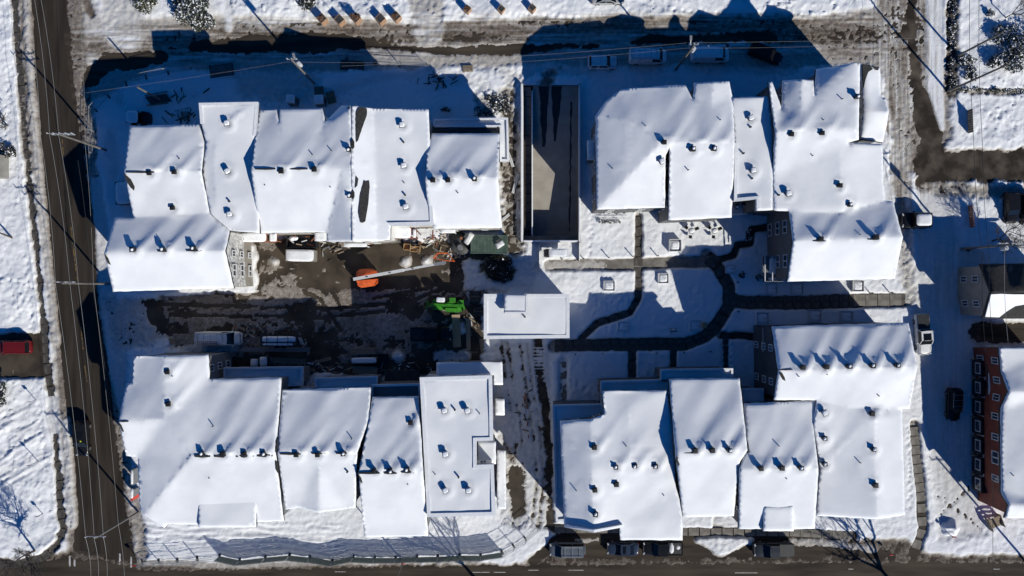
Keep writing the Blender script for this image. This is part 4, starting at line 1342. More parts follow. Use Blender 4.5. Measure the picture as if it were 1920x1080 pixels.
C4, C4O = house('house with a flat white parapet roof and a square notch', [dict(
    out=[(788, 708, 9.6), (922, 704, 9.6), (924, 825, 9.6), (893, 826, 9.6), (893, 872, 9.6), (925, 871, 9.6), (928, 965, 9.6), (802, 968, 9.6)],
    vents=[(833, 769, 'm'), (876, 769, 'm'), (853, 768, 's'), (899, 775, 'p'), (835, 850, 'm'), (816, 889, 'p'), (860, 894, 's'), (835, 918, 'm'), (878, 918, 'm')], parapet=True, ph=0.15, pw=0.42),
    terrace([(818, 680, 4.6), (942, 678, 4.6), (943, 722, 4.6), (926, 722, 4.6), (926, 704, 4.6), (818, 706, 4.6)], parapet=False),
    terrace([(896, 828, 5.5), (930, 828, 5.5), (930, 870, 5.5), (896, 870, 5.5)], parapet=False),
    terrace([(929, 748, 3.2), (946, 748, 3.2), (946, 779, 3.2), (929, 779, 3.2)], parapet=False, name='entrance_canopy'),
    terrace([(932, 845, 3.2), (948, 845, 3.2), (949, 955, 3.2), (932, 955, 3.2)], parapet=False, name='entrance_canopy')], wall='wrap', ground='greige')

# ===== lower right block
house('wide house with scattered vents and a shaded terrace along its left', [dict(
    out=[(1050, 790, 8.6), (1106, 787, 9.7), (1133, 777, 9.2), (1130, 733, 8.8), (1250, 732, 8.6), (1262, 800, 8.75), (1265, 850, 8.8), (1267, 905, 8.9), (1280, 970, 8.8), (1280, 1013, 8.4),
         (1163, 1013, 8.4), (1162, 986, 8.7), (1113, 995, 9.8), (1058, 985, 8.4)],
    cre=[[(1106, 787, 9.7), (1109, 880, 10.2), (1113, 995, 9.8)], [(1180, 760, 9.1), (1180, 840, 9.7), (1180, 880, 9.8)]],
    parapet=[11, 12], ph=0.55, pw=0.3,
    vents=[(1114, 838, 'c'), (1174, 836, 'p'), (1154, 875, 'c'), (1190, 873, 'c'), (1228, 873, 'c'), (1155, 907, 'c'), (1115, 918, 'c'), (1080, 919, 'p'), (1116, 963, 'c'), (1244, 928, 'p')]),
    terrace([(1037, 760, 6.0), (1131, 758, 6.0), (1131, 790, 6.0), (1056, 792, 6.0), (1062, 975, 6.0), (1043, 976, 6.0)]),
    terrace([(1127, 715, 6.0), (1252, 712, 6.0), (1252, 735, 6.0), (1127, 737, 6.0)])], wall='grey_siding')
house('gabled house right of the wide one with scattered vents', [dict(
    out=[(1255, 711, 8.6), (1387, 709, 8.6), (1402, 845, 10.9), (1387, 866, 10.4), (1376, 968, 8.4), (1281, 970, 8.4), (1267, 851, 10.9)],
    cre=[[(1267, 851, 10.9), (1335, 848, 10.9), (1402, 845, 10.9)]],
    vents=[(1302, 843, 't'), (1334, 843, 't'), (1366, 843, 't')],
    bare=[bi(1300, 849, 34, 2.5), [(1268, 853), (1272, 859), (1274, 870), (1271, 874), (1268, 864)]]),
    terrace([(1239, 693, 6.0), (1373, 691, 6.0), (1373, 712, 6.0), (1239, 714, 6.0)])], wall='grey_siding')
house('gabled house with a small front dormer above the dark grey pickup', [dict(
    out=[(1395, 757, 8.8), (1450, 755, 8.9), (1529, 752, 9.0), (1525, 800, 9.4), (1535, 878, 10.7), (1528, 991, 8.5), (1489, 993, 8.5), (1487, 996, 8.6), (1460, 996, 9.2), (1432, 993, 8.6), (1430, 992, 8.5), (1386, 992, 8.5),
         (1387, 880, 10.7), (1400, 845, 10.0)],
    cre=[[(1387, 880, 10.7), (1460, 879, 10.7), (1535, 878, 10.7)], [(1460, 945, 9.5), (1460, 996, 9.2)]],
    vents=[(1425, 877, 't'), (1464, 876, 't'), (1500, 876, 't'), (1459, 835, 'p'), (1474, 897, 'p')],
    bare=[bi(1402, 840, 3, 22)]),
    dict(out=[(1432, 948, 9.5), (1487, 948, 9.5), (1488, 996, 9.2), (1432, 996, 9.2)], zb=7.5, main=False, name='dormer_roof', windows=False),
    terrace([(1392, 729, 5.5), (1430, 729, 5.5), (1430, 757, 5.5), (1394, 758, 5.5)])], wall='grey_siding')
D4, D4O = house('long house with five tall vents in a row on its ridge', [dict(
    out=[(1448, 612, 8.4), (1704, 605, 8.4), (1720, 687, 10.7), (1706, 766, 8.6), (1692, 767, 8.6), (1697, 966, 8.4), (1645, 974, 9.8), (1530, 967, 8.5), (1538, 878, 9.2), (1526, 795, 9.5), (1532, 751, 9.4), (1452, 750, 8.9),
         (1460, 695, 10.7)],
    cre=[[(1460, 695, 10.7), (1590, 691, 10.7), (1720, 687, 10.7)], [(1640, 780, 9.6), (1645, 974, 9.8)], [(1532, 751, 9.4), (1600, 765, 9.3), (1692, 767, 8.6)]],
    vents=[(1503, 688, 't'), (1547, 687, 't'), (1590, 686, 't'), (1634, 685, 't'), (1680, 684, 't'), (1544, 773, 'm'), (1634, 775, 'c'), (1545, 821, 'c'), (1545, 869, 'c'), (1637, 842, 'c'), (1640, 909, 'c'),
           (1496, 705, 'p'), (1550, 702, 'p'), (1647, 742, 'p'), (1612, 867, 'p')],
    bare=[bi(1472, 693, 26, 2.5), [(1461, 697), (1466, 699), (1471, 708), (1472, 714), (1467, 712), (1462, 703)]], bay=3.0)], wall='dark_siding')

# ===== pavilion in the middle
E1, EO = house('small white pavilion with a flat roof alone in the middle', [dict(
    out=[(908, 552, 4.2), (1067, 552, 4.2), (1067, 633, 4.2), (908, 635, 4.2)], parapet=True, ph=0.12, pw=0.42, trim='white_trim', vents=[(984, 594, 's')], windows=False),
    dict(out=[(945, 552, 5.2), (988, 552, 5.2), (988, 587, 5.2), (945, 587, 5.2)], zb=3.6, main=False, name='raised_roof_block', windows=False, parapet=[1, 2], ph=0.08, pw=0.2)], wall='white_trim', name='pavilion', cat='pavilion')

# ===== across the right street
F1, FO = house('rust red apartment house with white window frames', [dict(
    out=[(1875, 652, 6.4), (1995, 650, 6.4), (1995, 972, 6.4), (1886, 972, 6.4), (1893, 948, 7.2), (1879, 925, 6.4), (1878, 765, 6.4), (1893, 735, 7.4), (1880, 700, 6.4)],
    cre=[[(1893, 735, 7.4), (1995, 735, 7.8)], [(1893, 948, 7.2), (1995, 948, 7.6)]], vents=[(1899, 891, 'p')], inset=0.5, bay=2.4, levels=(1.5, 4.5)),
    terrace([(1853, 655, 3.0), (1866, 655, 3.0), (1866, 820, 3.0), (1858, 820, 3.0)], parapet=False, name='shop_awning', walls=False)],
    wall='red_wall', name='apartment_house')
house('beige gabled house with a black metal roof half under snow', [dict(
    out=[(1838, 495, 5.2), (1995, 493, 5.2), (1995, 545, 7.6), (1995, 598, 5.2), (1843, 597, 5.2), (1858, 547, 7.6)],
    cre=[[(1858, 547, 7.6), (1930, 546, 7.6), (1995, 545, 7.6)]], top='shingle', snow=0.08, bay=3.2, levels=(1.5, 3.9))], wall='beige')
G1 = [o for o in bpy.data.objects if 'beige gabled' in str(o.get('label'))][0]
rr = Roof([(1838, 495, 5.2), (1995, 493, 5.2), (1995, 545, 7.6), (1995, 598, 5.2), (1843, 597, 5.2), (1858, 547, 7.6)], [[(1858, 547, 7.6), (1930, 546, 7.6), (1995, 545, 7.6)]])
sp = MB()
qp = [(1857, 552), (1875, 551), (1900, 552), (1925, 552), (1955, 551), (1955, 566), (1925, 570), (1902, 574), (1886, 584), (1872, 595), (1846, 594)]
low = []
for (x, y) in qp:
    w, m = rr.hit(x, y)
    low.append(Vector((w[0], w[1], w[2])) - G1.location)
sp.face([p + Vector((0, 0, 0.16)) for p in low][::-1])
for k in range(len(low)):
    a, b = low[k], low[(k + 1) % len(low)]
    sp.face([a, b, b + Vector((0, 0, 0.16)), a + Vector((0, 0, 0.16))])
sp.go('snow_patch', [M['snow']], G1)
# ---------------------------------------------------------------- sunken ramp
T = thing('ramp', 'sunken concrete ramp with dark wet tyre streaks, between the two upper blocks', 'ramp', W(1032, 305))
O = Vector(T.location)
def ramp_z(y):
    t = (W(0, 163)[1] - y) / (W(0, 163)[1] - W(0, 449)[1])
    return 0.02 - 3.0 * max(0, min(1, t * 1.05))
def ramp_strip(name, pts_l, pts_r, dz, m):
    mb = MB()
    for k in range(len(pts_l) - 1):
        q = []
        for (x, y) in (pts_l[k], pts_l[k + 1], pts_r[k + 1], pts_r[k]):
            w = W(x, y)
            q.append((w[0] - O[0], w[1] - O[1], ramp_z(w[1]) + dz))
        mb.face(q)
    return mb.go(name, [M[m]], T)
ys_r = [161 + 18 * k for k in range(17)]
ys_r[-1] = 450
ramp_strip('floor', [(999, y) for y in ys_r], [(1086, y) for y in ys_r], 0, 'ramp_concrete')
random.seed(5)
ramp_strip('wet_streak', [(1009 + 0.13 * (y - 160) * (0.6 if y > 200 else 1) + random.uniform(-1, 1), y) for y in range(162, 275, 10)],
           [(1030 - 0.02 * (y - 160) - (y - 160) * 0.04 + random.uniform(-1, 1), y) for y in range(162, 275, 10)], 0.006, 'black')
ramp_strip('wet_streak', [(1034 + 0.05 * (y - 160) + random.uniform(-1, 1), y) for y in range(162, 268, 10)],
           [(1054 - 0.10 * (y - 160) + random.uniform(-1, 1), y) for y in range(162, 268, 10)], 0.006, 'black')
ramp_strip('wet_streak', [(1070 + random.uniform(-1.3, 1), y) for y in range(190, 440, 10)], [(1072.5 + random.uniform(-1, 1.3), y) for y in range(190, 440, 10)], 0.006, 'black')
for k in range(16):
    ya, yb = 162 + k * 18, 162 + k * 18 + 17
    a, b = W(982, ya), W(996, min(yb, 449))
    MB().box(((a[0] + b[0]) / 2 - O[0], (a[1] + b[1]) / 2 - O[1], -0.5 - k * 0.13), (b[0] - a[0], a[1] - b[1], 0.3)).go('step_slab', [M['ramp_concrete']], T)
def rwall(x0, y0, x1, y1, zt, zb=-3.6, m='concrete', snow=True):
    a, b = W(x0, y0), W(x1, y1)
    c = ((a[0] + b[0]) / 2 - O[0], (a[1] + b[1]) / 2 - O[1])
    MB().box((c[0], c[1], (zt + zb) / 2), (abs(b[0] - a[0]), abs(b[1] - a[1]), zt - zb)).go('retaining_wall', [M[m]], T)
    if snow:
        mound('snow_cap', abs(b[0] - a[0]) / 2, abs(b[1] - a[1]) / 2, 0.07, T, n=24, loc=(c[0], c[1], zt), box=True, rough=0.03)
rwall(976, 160, 981, 455, 0.95)
rwall(1083.5, 160, 1087.5, 455, 0.95)
rwall(981.1, 451, 1083.4, 455, 0.95)
rwall(981.1, 443, 1083.4, 450.8, 0.4, m='concrete', snow=False)
rwall(996.5, 170, 999, 442.8, 0.25)
# low walls round the little service yard below the ramp
for (x0, y0, x1, y1) in [(1010, 456, 1011.4, 510), (1084, 456, 1086, 490)]:
    a, b = W(x0, y0), W(x1, y1)
    t = thing('yard_wall', 'thin low wall running down from the %s corner of the ramp' % ('left' if x0 < 1050 else 'right'), 'wall', ((a[0] + b[0]) / 2, (a[1] + b[1]) / 2, 0))
    MB().box((0, 0, 0.5), (abs(b[0] - a[0]), abs(b[1] - a[1]), 1.3)).go('wall_body', [M['concrete']], t)
    mound('snow_cap', abs(b[0] - a[0]) / 2, abs(b[1] - a[1]) / 2, 0.05, t, n=16, loc=(0, 0, 1.15), box=True, rough=0.02)


# ---------------------------------------------------------------- vehicles
WH = {}


def wheel_mesh(r, w):
    k = (r, w)
    if k not in WH:
        mb = MB()
        mb.tube((0, -w / 2, 0), (0, w / 2, 0), r, n=16)
        mb.tube((0, -w / 2 - 0.01, 0), (0, w / 2 + 0.01, 0), r * 0.62, n=12, mi=1)
        me = mb.mesh('wheel')
        me.materials.append(M['tyre'])
        me.materials.append(M['rim'])
        WH[k] = me
    return WH[k]


SPEC = {  # length, width, height, belt z, hood z, cabin rear base, rear top, front top, front base (fractions of length from centre), tail z
    'suv': (4.6, 1.9, 1.62, 1.02, 0.95, -0.47, -0.40, 0.10, 0.24, 1.0),
    'sedan': (4.8, 1.84, 1.42, 0.95, 0.88, -0.36, -0.20, 0.08, 0.24, 0.97),
    'minivan': (5.0, 1.95, 1.75, 1.05, 0.98, -0.48, -0.43, 0.18, 0.33, 1.05),
    'van': (5.6, 2.05, 2.25, 1.25, 1.10, -0.495, -0.49, 0.24, 0.36, 1.2),
    'pickup': (5.8, 2.02, 1.85, 1.15, 1.12, -0.12, -0.08, 0.14, 0.25, 1.12),
    'jeep': (4.1, 1.9, 1.85, 1.10, 1.08, -0.47, -0.46, 0.12, 0.17, 1.08),
}


def car(kind, color, px, py, deg, label, cat='car', L=None, snow=0.0, group=None, rack=False, ladder=False, cover=None, name='parked_car', sunroof=False, sticker=False, glass_roof=False):
    l, wd, h, belt, hood, rb, rt, ft, fb, tail = SPEC[kind]
    l = L or l
    w = W(px, py, h * 0.6)
    T = thing(name, label, cat, (w[0], w[1], max(0, ground_z(px, py) * 0.3)), math.radians(deg), group)
    pm = color if isinstance(color, bpy.types.Material) else M[color]
    if kind == 'jeep':
        wd = 2.35
    hw = wd / 2
    # lower body lofted along the length
    st_ = [-0.5, -0.485, -0.45, -0.38, -0.2, 0.0, 0.2, 0.36, 0.44, 0.485, 0.5]
    mb = MB()
    rows = []
    for s in st_:
        k = abs(s) * 2
        cor = 1 - 0.22 * max(0, (k - 0.84) / 0.16) ** 2
        W_ = hw * cor * (1.0 if s < 0.2 else 1 - 0.10 * ((s - 0.2) / 0.3) ** 2)
        if s < rb:
            zt = tail
        elif s > fb:
            zt = hood - 0.16 * ((s - fb) / (0.5 - fb)) ** 2
        else:
            zt = belt
        if kind == 'pickup' and s < rb:
            zt = 1.08
        dz = 0.10 * max(0, (k - 0.93) / 0.07)
        zt -= dz
        x = s * l
        rows.append([(x, -W_ * 0.96, 0.32), (x, -W_, 0.55), (x, -W_ * 0.99, zt - 0.14), (x, -W_ * 0.91, zt - 0.02), (x, -W_ * 0.5, zt + 0.02), (x, 0, zt + 0.035),
                     (x, W_ * 0.5, zt + 0.02), (x, W_ * 0.91, zt - 0.02), (x, W_ * 0.99, zt - 0.14), (x, W_, 0.55), (x, W_ * 0.96, 0.32)])
    for r in rows:
        mb.v += r
    n = 11
    for i in range(len(rows) - 1):
        for j in range(n - 1):
            mb.f.append((i * n + j, (i + 1) * n + j, (i + 1) * n + j + 1, i * n + j + 1))
            mb.m.append(0)
        mb.f.append((i * n + n - 1, (i + 1) * n + n - 1, (i + 1) * n, i * n))
        mb.m.append(0)
    mb.f.append(tuple(range(n)))
    mb.m.append(0)
    mb.f.append(tuple((len(rows) - 1) * n + j for j in range(n))[::-1])
    mb.m.append(0)
    mb.go('body', [pm], T, smooth=True)
    # hood seams and trim lines
    mb = MB()
    xh0, xh1 = fb * l + 0.12, 0.47 * l
    for s in (-1, 1):
        mb.box(((xh0 + xh1) / 2, s * hw * 0.72, hood + 0.005), (xh1 - xh0, 0.025, 0.02))
    mb.box((0.478 * l, 0, hood - 0.19), (0.12, wd * 0.62, 0.16))
    mb.go('grille_trim', [M['black']], T)
    # cabin
    bw, tw = hw * 0.92, hw * 0.78
    zc = belt - 0.02
    rt_, ft_ = rt * l, ft * l
    rb_, fb_ = rb * l, fb * l
    mb = MB()
    body_side = kind == 'van'
    b = [(rb_, -bw, zc), (fb_, -bw, zc), (fb_, bw, zc), (rb_, bw, zc)]
    t = [(rt_, -tw, h - 0.05), (ft_, -tw, h - 0.05), (ft_, tw, h - 0.05), (rt_, tw, h - 0.05)]
    fc = b + t
    i0 = len(mb.v)
    mb.v += fc
    for q in [(0, 1, 5, 4), (1, 2, 6, 5), (2, 3, 7, 6), (3, 0, 4, 7), (4, 5, 6, 7)]:
        mb.f.append(tuple(i0 + x for x in q))
        mb.m.append(0)
    mb.go('windows', [M['carglass']], T)
    # roof panel, pillars
    mb = MB()
    ov = 0.03
    P4 = [(rt_ - ov, -tw - ov), (ft_ - 0.06, -tw - ov), (ft_ + 0.02, -tw * 0.6), (ft_ + 0.05, 0), (ft_ + 0.02, tw * 0.6), (ft_ - 0.06, tw + ov), (rt_ - ov, tw + ov), (rt_ - ov - 0.05, 0)]
    mb.prism(P4, h - 0.07, lambda p: h + 0.02 * (1 - (p[1] / tw) ** 2) - 0.01, mi=0)
    mb.go('car_roof', [pm], T)
    for s in (-1, 1):
        mb = MB()
        mb.tube((rb_, s * bw, zc), (rt_, s * (tw + 0.02), h - 0.03), 0.07, n=5)
        mb.tube((fb_, s * bw, zc), (ft_, s * (tw + 0.02), h - 0.03), 0.05, n=5)
        mb.tube((rt_, s * (tw + .02), h - 0.03), (ft_, s * (tw + .02), h - 0.03), 0.05, n=5)
        if kind not in ('pickup', 'van', 'jeep'):
            xm = (rt_ + ft_) * 0.5
            mb.tube((xm - 0.1, s * bw, zc), (xm, s * (tw + .02), h - 0.05), 0.05, n=5)
        if body_side:
            mb.face([(rb_ - 0.01, s * (bw + .02), zc), (ft_ - 0.9, s * (bw + .02), zc), (ft_ - 1.0, s * (tw + .035), h - 0.04), (rt_ - 0.01, s * (tw + .035), h - 0.04)][::-s])
        mb.go('side_panel' if body_side else 'pillar', [pm], T)
    if body_side:
        mb = MB()
        mb.face([(rb_ - .03, bw, zc), (rb_ - .03, -bw, zc), (rt_ - .03, -tw, h - .04), (rt_ - .03, tw, h - .04)])
        mb.go('back_door', [pm], T)
    if glass_roof or sunroof:
        MB().box(((rt_ + ft_) / 2 + 0.15, 0, h + 0.016), ((ft_ - rt_) * (0.75 if glass_roof else 0.35), tw * 1.45, 0.02)).go('sunroof', [M['carglass']], T)
    for sx in (-0.31, 0.31):
        for s in (-1, 1):
            link('wheel', wheel_mesh(0.36 if kind != 'pickup' else 0.40, 0.24), T, loc=(sx * l, s * (hw - 0.11), 0.36))
    for s in (-1, 1):
        MB().box((fb_ - 0.25, s * (hw + 0.10), belt + 0.04), (0.14, 0.22, 0.14)).go('mirror', [pm], T)
        MB().box((0.468 * l, s * hw * 0.70, hood - 0.13), (0.16, hw * 0.34, 0.12), rz=-s * 0.35).go('headlight', [M['lamp_glass']], T)
        MB().box((-0.483 * l, s * hw * 0.78, tail - 0.14), (0.10, hw * 0.22, 0.16), rz=s * 0.2).go('tail_light', [M['tail_glass']], T)
    if kind == 'pickup':
        x0, x1 = -0.485 * l, rb_ - 0.08
        if cover == 'black':
            MB().box(((x0 + x1) / 2, 0, 1.13), (x1 - x0, wd * 0.84, 0.06)).go('bed_cover', [M['black']], T)
        else:
            MB().box(((x0 + x1) / 2, 0, 1.085), (x1 - x0 - 0.1, wd * 0.80, 0.06)).go('bed', [M['black']], T)
            mb = MB()
            for s in (-1, 1):
                mb.box(((x0 + x1) / 2, s * hw * 0.90, 1.13), (x1 - x0, 0.10, 0.10))
            mb.box((x0, 0, 1.13), (0.08, wd * 0.88, 0.10))
            mb.go('bed_rail', [pm], T)
        if cover == 'snow':
            mound('snow_patch', (x1 - x0) * 0.16, hw * 0.72, 0.12, T, loc=(x1 - 0.5, 0, 1.11), seed=3, rough=0.4)
            mound('snow_patch', 0.28, 0.3, 0.07, T, loc=(x0 + 0.6, -0.15, 1.11), seed=5, rough=0.5)
    if rack or ladder:
        mb = MB()
        zr = h + 0.16
        for k in range(5 if ladder else 3):
            x = rt_ + (ft_ - rt_) * (k + 0.5) / (5 if ladder else 3)
            mb.tube((x, -tw, zr), (x, tw, zr), 0.025, n=5)
            for s in (-1, 1):
                mb.tube((x, s * tw * 0.95, h - 0.02), (x, s * tw * 0.95, zr), 0.02, n=4)
        for s in (-1, 1):
            mb.tube((rt_ + 0.1, s * tw * 0.93, zr), (ft_ - 0.1, s * tw * 0.93, zr), 0.03, n=5)
        mb.go('roof_rack', [M['galv']], T)
    if ladder == 'pink':
        mb = MB()
        for s in (0, 1):
            mb.box(((rt_ + ft_) / 2 - 0.3, -tw * 0.9 + s * 0.40, h + 0.24), (3.2, 0.05, 0.07))
        for k in range(11):
            mb.box((rt_ + 0.25 + k * 0.29, -tw * 0.9 + 0.2, h + 0.24), (0.04, 0.38, 0.04))
        mb.go('ladder', [M['osb']], T)
    if snow > 0:
        mound('roof_snow', (ft_ - rt_) / 2 * snow, tw * 0.93, 0.09 + 0.08 * (kind == 'jeep'), T, n=26, loc=((rt_ + ft_) / 2 - (0.1 if kind == 'van' else 0), 0, h + 0.0), box=True, rough=0.05, seed=len(label))
    if sticker:
        MB().box((0.3, 0.35, h + 0.03), (0.18, 0.18, 0.03)).go('roof_beacon', [M['hiviz']], T)
    return T


c_white = paint('white_car_paint', (0.80, 0.80, 0.80))
c_black = paint('black_car_paint', (0.012, 0.012, 0.014), 0.2)
c_dark = paint('graphite_car_paint', (0.03, 0.035, 0.045), 0.3)
c_blue = paint('dark_blue_car_paint', (0.03, 0.045, 0.08), 0.25)
c_red = paint('red_car_paint', (0.15, 0.010, 0.014), 0.3)
c_silver = paint('silver_car_paint', (0.38, 0.39, 0.40), 0.3)
c_grey = paint('grey_car_paint', (0.12, 0.14, 0.17), 0.35)

car('suv', c_white, 1131, 116, 0, 'small white SUV at the left end of the shaded parked row', 'car', L=4.3)
car('van', c_white, 1217, 104, 0, 'white van with a roof rack left of the shaded utility pole', 'van', L=5.6, ladder=True, snow=0.8, name='parked_van')
car('van', c_white, 1334, 101, 0, 'white van right of the utility pole in the shaded row', 'van', L=5.7, snow=0.85, name='parked_van')
car('suv', c_black, 1437, 100, -20, 'black car parked askew at the right end of the shaded row', 'car', L=5.0)
car('sedan', c_silver, 1140, -4, 0, 'silver car cut by the top edge of the picture', 'car')
car('jeep', c_black, 1718, 413, 180, 'boxy black car with a white snowy roof', 'car', snow=0.95, L=4.0)
car('pickup', c_white, 1733, 627, -86, 'white pickup truck with a black bed cover beside the long end house', 'pickup truck', L=6.0, cover='black', glass_roof=True, name='pickup_truck')
car('suv', c_black, 1790, 759, -92, 'black SUV standing on the shaded snowy right street near the red house', 'car', L=4.8, sunroof=True, rack=True)
car('suv', c_black, 1897, 389, -88, 'black car in the driveway of the right side street, below the wet junction', 'car', L=4.6)
car('suv', c_black, 1928, 392, -88, 'dark car cut by the right edge of the picture, beside another black car', 'car', L=4.6)
car('minivan', c_red, 24, 651, 180, 'dark red car in the driveway left of the left street', 'car', L=4.9)
car('suv', c_black, 152, 822, -90, 'black car with a small yellow marker driving on the left street', 'car', L=5.2, sticker=True, sunroof=True, name='car')
car('van', c_white, 410, 635, 0, 'white van with a pinkish ladder on its roof in the construction lot', 'van', L=6.2, ladder='pink', snow=0.7, name='parked_van')
car('pickup', c_black, 808, 627, 0, 'black pickup truck in deep shade left of the plywood', 'pickup truck', L=6.0, name='pickup_truck')
car('minivan', c_grey, 1064, 1032, 180, 'grey minivan with roof bars, leftmost of the cars parked on the bottom street', 'car', L=5.2, rack=True)
car('sedan', c_blue, 1168, 1029, 180, 'dark blue sedan right of the grey minivan', 'car', L=4.6, sunroof=True)
car('pickup', c_black, 1243, 1029, 180, 'black pickup truck with a torn patch of snow in its bed', 'pickup truck', L=5.8, cover='snow', name='pickup_truck')
car('pickup', c_dark, 1452, 1032, 180, 'dark grey pickup truck right of the snow heap on the bottom street', 'pickup truck', L=5.9, cover='black', name='pickup_truck')

# small white utility truck below the ramp
T = thing('utility_truck', 'tiny utility truck with a snow-topped white box, just below the ramp', 'truck', W(1040, 475, 1))
mb = MB()
mb.box((0.45, 0, 1.0), (2.6, 1.15, 1.3))
mb.go('box_body', [M['white_paint']], T)
mound('snow_cap', 1.22, 0.56, 0.1, T, n=24, loc=(0.45, 0, 1.65), box=True, rough=0.03)
MB().box((-1.25, 0, 0.85), (0.75, 1.1, 1.0), taper=0.85).box((-1.3, 0, 1.38), (0.5, 0.9, 0.06)).go('cab', [M['black']], T)
for sx in (-1.1, 1.1):
    for s in (-1, 1):
        link('wheel', wheel_mesh(0.28, 0.2), T, loc=(sx, s * 0.5, 0.28))

# ---------------------------------------------------------------- machines and goods in the lot
# boom lift
b = W(688, 521, 1.5)
T = thing('boom_lift', 'orange boom lift with a long white boom reaching over the muddy lot', 'boom lift', (b[0], b[1], 0), math.radians(5))
mb = MB()
mb.box((0, 0, 0.75), (2.6, 1.5, 0.35))
mb.go('chassis', [M['black']], T)
for sx in (-0.95, 0.95):
    for s in (-1, 1):
        link('wheel', wheel_mesh(0.45, 0.34), T, loc=(sx, s * 0.85, 0.45))
mb = MB()
for s in (-1, 1):
    P = [(-1.45, s * 0.28), (-1.35, s * 1.05), (-0.9, s * 1.35), (0.9, s * 1.25), (1.45, s * 0.85), (1.5, s * 0.28)]
    mb.prism(P, 1.0, lambda p: 1.95 - 0.35 * max(0, abs(p[1]) - 0.8) * 2)
mb.go('turntable_cover', [M['orange']], T)
p0 = Vector((-1.75, -0.05, 2.25))
e = W(835, 492, 4.6)
d = Vector((e[0] - b[0], e[1] - b[1]))
a = -math.radians(5)
d = Vector((d.x * math.cos(a) - d.y * math.sin(a), d.x * math.sin(a) + d.y * math.cos(a)))
e3 = Vector((d.x, d.y, 4.4))
def beam(mb, p, q, w, h):
    p, q = Vector(p), Vector(q)
    d_ = (q - p)
    L = d_.length
    d_.normalize()
    s_ = d_.cross(Vector((0, 0, 1))).normalized()
    u = s_.cross(d_).normalized()
    c = [p + s_ * a_ * w / 2 + u * b_ * h / 2 for a_, b_ in ((-1, -1), (1, -1), (1, 1), (-1, 1))]
    e_ = [x + d_ * L for x in c]
    i = len(mb.v)
    mb.v += [tuple(x) for x in c + e_]
    for q_ in [(0, 1, 2, 3), (7, 6, 5, 4), (0, 4, 5, 1), (1, 5, 6, 2), (2, 6, 7, 3), (3, 7, 4, 0)]:
        mb.f.append(tuple(i + x for x in q_))
        mb.m.append(0)
m1 = p0.lerp(e3, 0.55)
mb = MB()
beam(mb, p0, m1, 0.42, 0.42)
mb.go('lower_boom', [M['white_paint']], T)
mb = MB()
beam(mb, p0.lerp(e3, 0.5), e3 - (e3 - p0).normalized() * 0.9, 0.30, 0.30)
mb.go('upper_boom', [M['white_paint']], T)
mb = MB()
beam(mb, e3 - (e3 - p0).normalized() * 1.6, e3, 0.42, 0.36)
mb.go('boom_head', [M['galv']], T)
for k in range(3):
    MB().box(p0.lerp(e3, 0.15 + 0.25 * k) + Vector((0, 0, 0.23)), (0.3, 0.12, 0.05), rz=0.2).go('hose_clamp', [M['black']], T)
# basket of the lift, orange pipes
c = W(832, 484, 4.6)
T2 = T
bl = Vector((c[0] - b[0], c[1] - b[1]))
bl = Vector((bl.x * math.cos(a) - bl.y * math.sin(a), bl.x * math.sin(a) + bl.y * math.cos(a)))
mb = MB()
cor = [(-1.4, 0.1), (-0.8, 0.75), (0.5, 0.7), (1.45, -0.55), (0.2, -0.35)]
for z in (3.9, 4.45, 4.95):
    for k in range(5):
        p, q = cor[k], cor[(k + 1) % 5]
        mb.tube((bl.x + p[0], bl.y + p[1], z), (bl.x + q[0], bl.y + q[1], z), 0.05, n=5)
for p in cor:
    mb.tube((bl.x + p[0], bl.y + p[1], 3.9), (bl.x + p[0], bl.y + p[1], 4.95), 0.05, n=5)
mb.go('basket', [M['orange']], T)

# telehandler
b = W(840, 572, 1.2)
T = thing('telehandler', 'lime green telehandler with snow on its hood beside the pavilion', 'telehandler', (b[0], b[1], 0), math.radians(-2))
MB().box((0, 0, 0.9), (4.4, 1.5, 0.6)).go('chassis', [M['lime']], T)
for sx in (-1.4, 1.4):
    for s in (-1, 1):
        link('wheel', wheel_mesh(0.6, 0.45), T, loc=(sx, s * 0.98, 0.6))
mb = MB()
beam(mb, (2.2, 0.0, 2.1), (-2.6, -0.05, 1.35), 0.42, 0.42)
mb.go('boom', [M['lime']], T)
MB().box((-2.95, -0.05, 1.0), (0.18, 1.1, 0.7)).box((-3.3, -0.4, 0.7), (0.7, 0.12, 0.06)).box((-3.3, 0.3, 0.7), (0.7, 0.12, 0.06)).go('fork_carriage', [M['lime']], T)
MB().box((-1.0, 0.75, 1.65), (1.35, 0.75, 0.95), taper=0.85).go('engine_hood', [M['black']], T)
mound('snow_cap', 0.62, 0.36, 0.09, T, n=20, loc=(-1.0, 0.75, 2.12), box=True, rough=0.1)
MB().box((0.75, 0.75, 1.9), (1.0, 0.8, 1.2), taper=0.8).go('cab', [M['carglass']], T)
MB().box((0.75, 0.75, 2.53), (0.85, 0.70, 0.06)).go('cab_roof', [M['lime']], T)
MB().box((0.6, -0.7, 1.45), (1.8, 0.6, 0.5)).box((1.7, -0.55, 1.5), (0.6, 0.7, 0.3), rz=0.3).go('side_tank', [M['lime']], T)
MB().box((1.95, 0.35, 1.75), (0.7, 0.9, 0.25)).box((2.3, -0.1, 1.9), (0.25, 0.9, 0.12), rz=.4).go('rear_frame', [M['lime']], T)

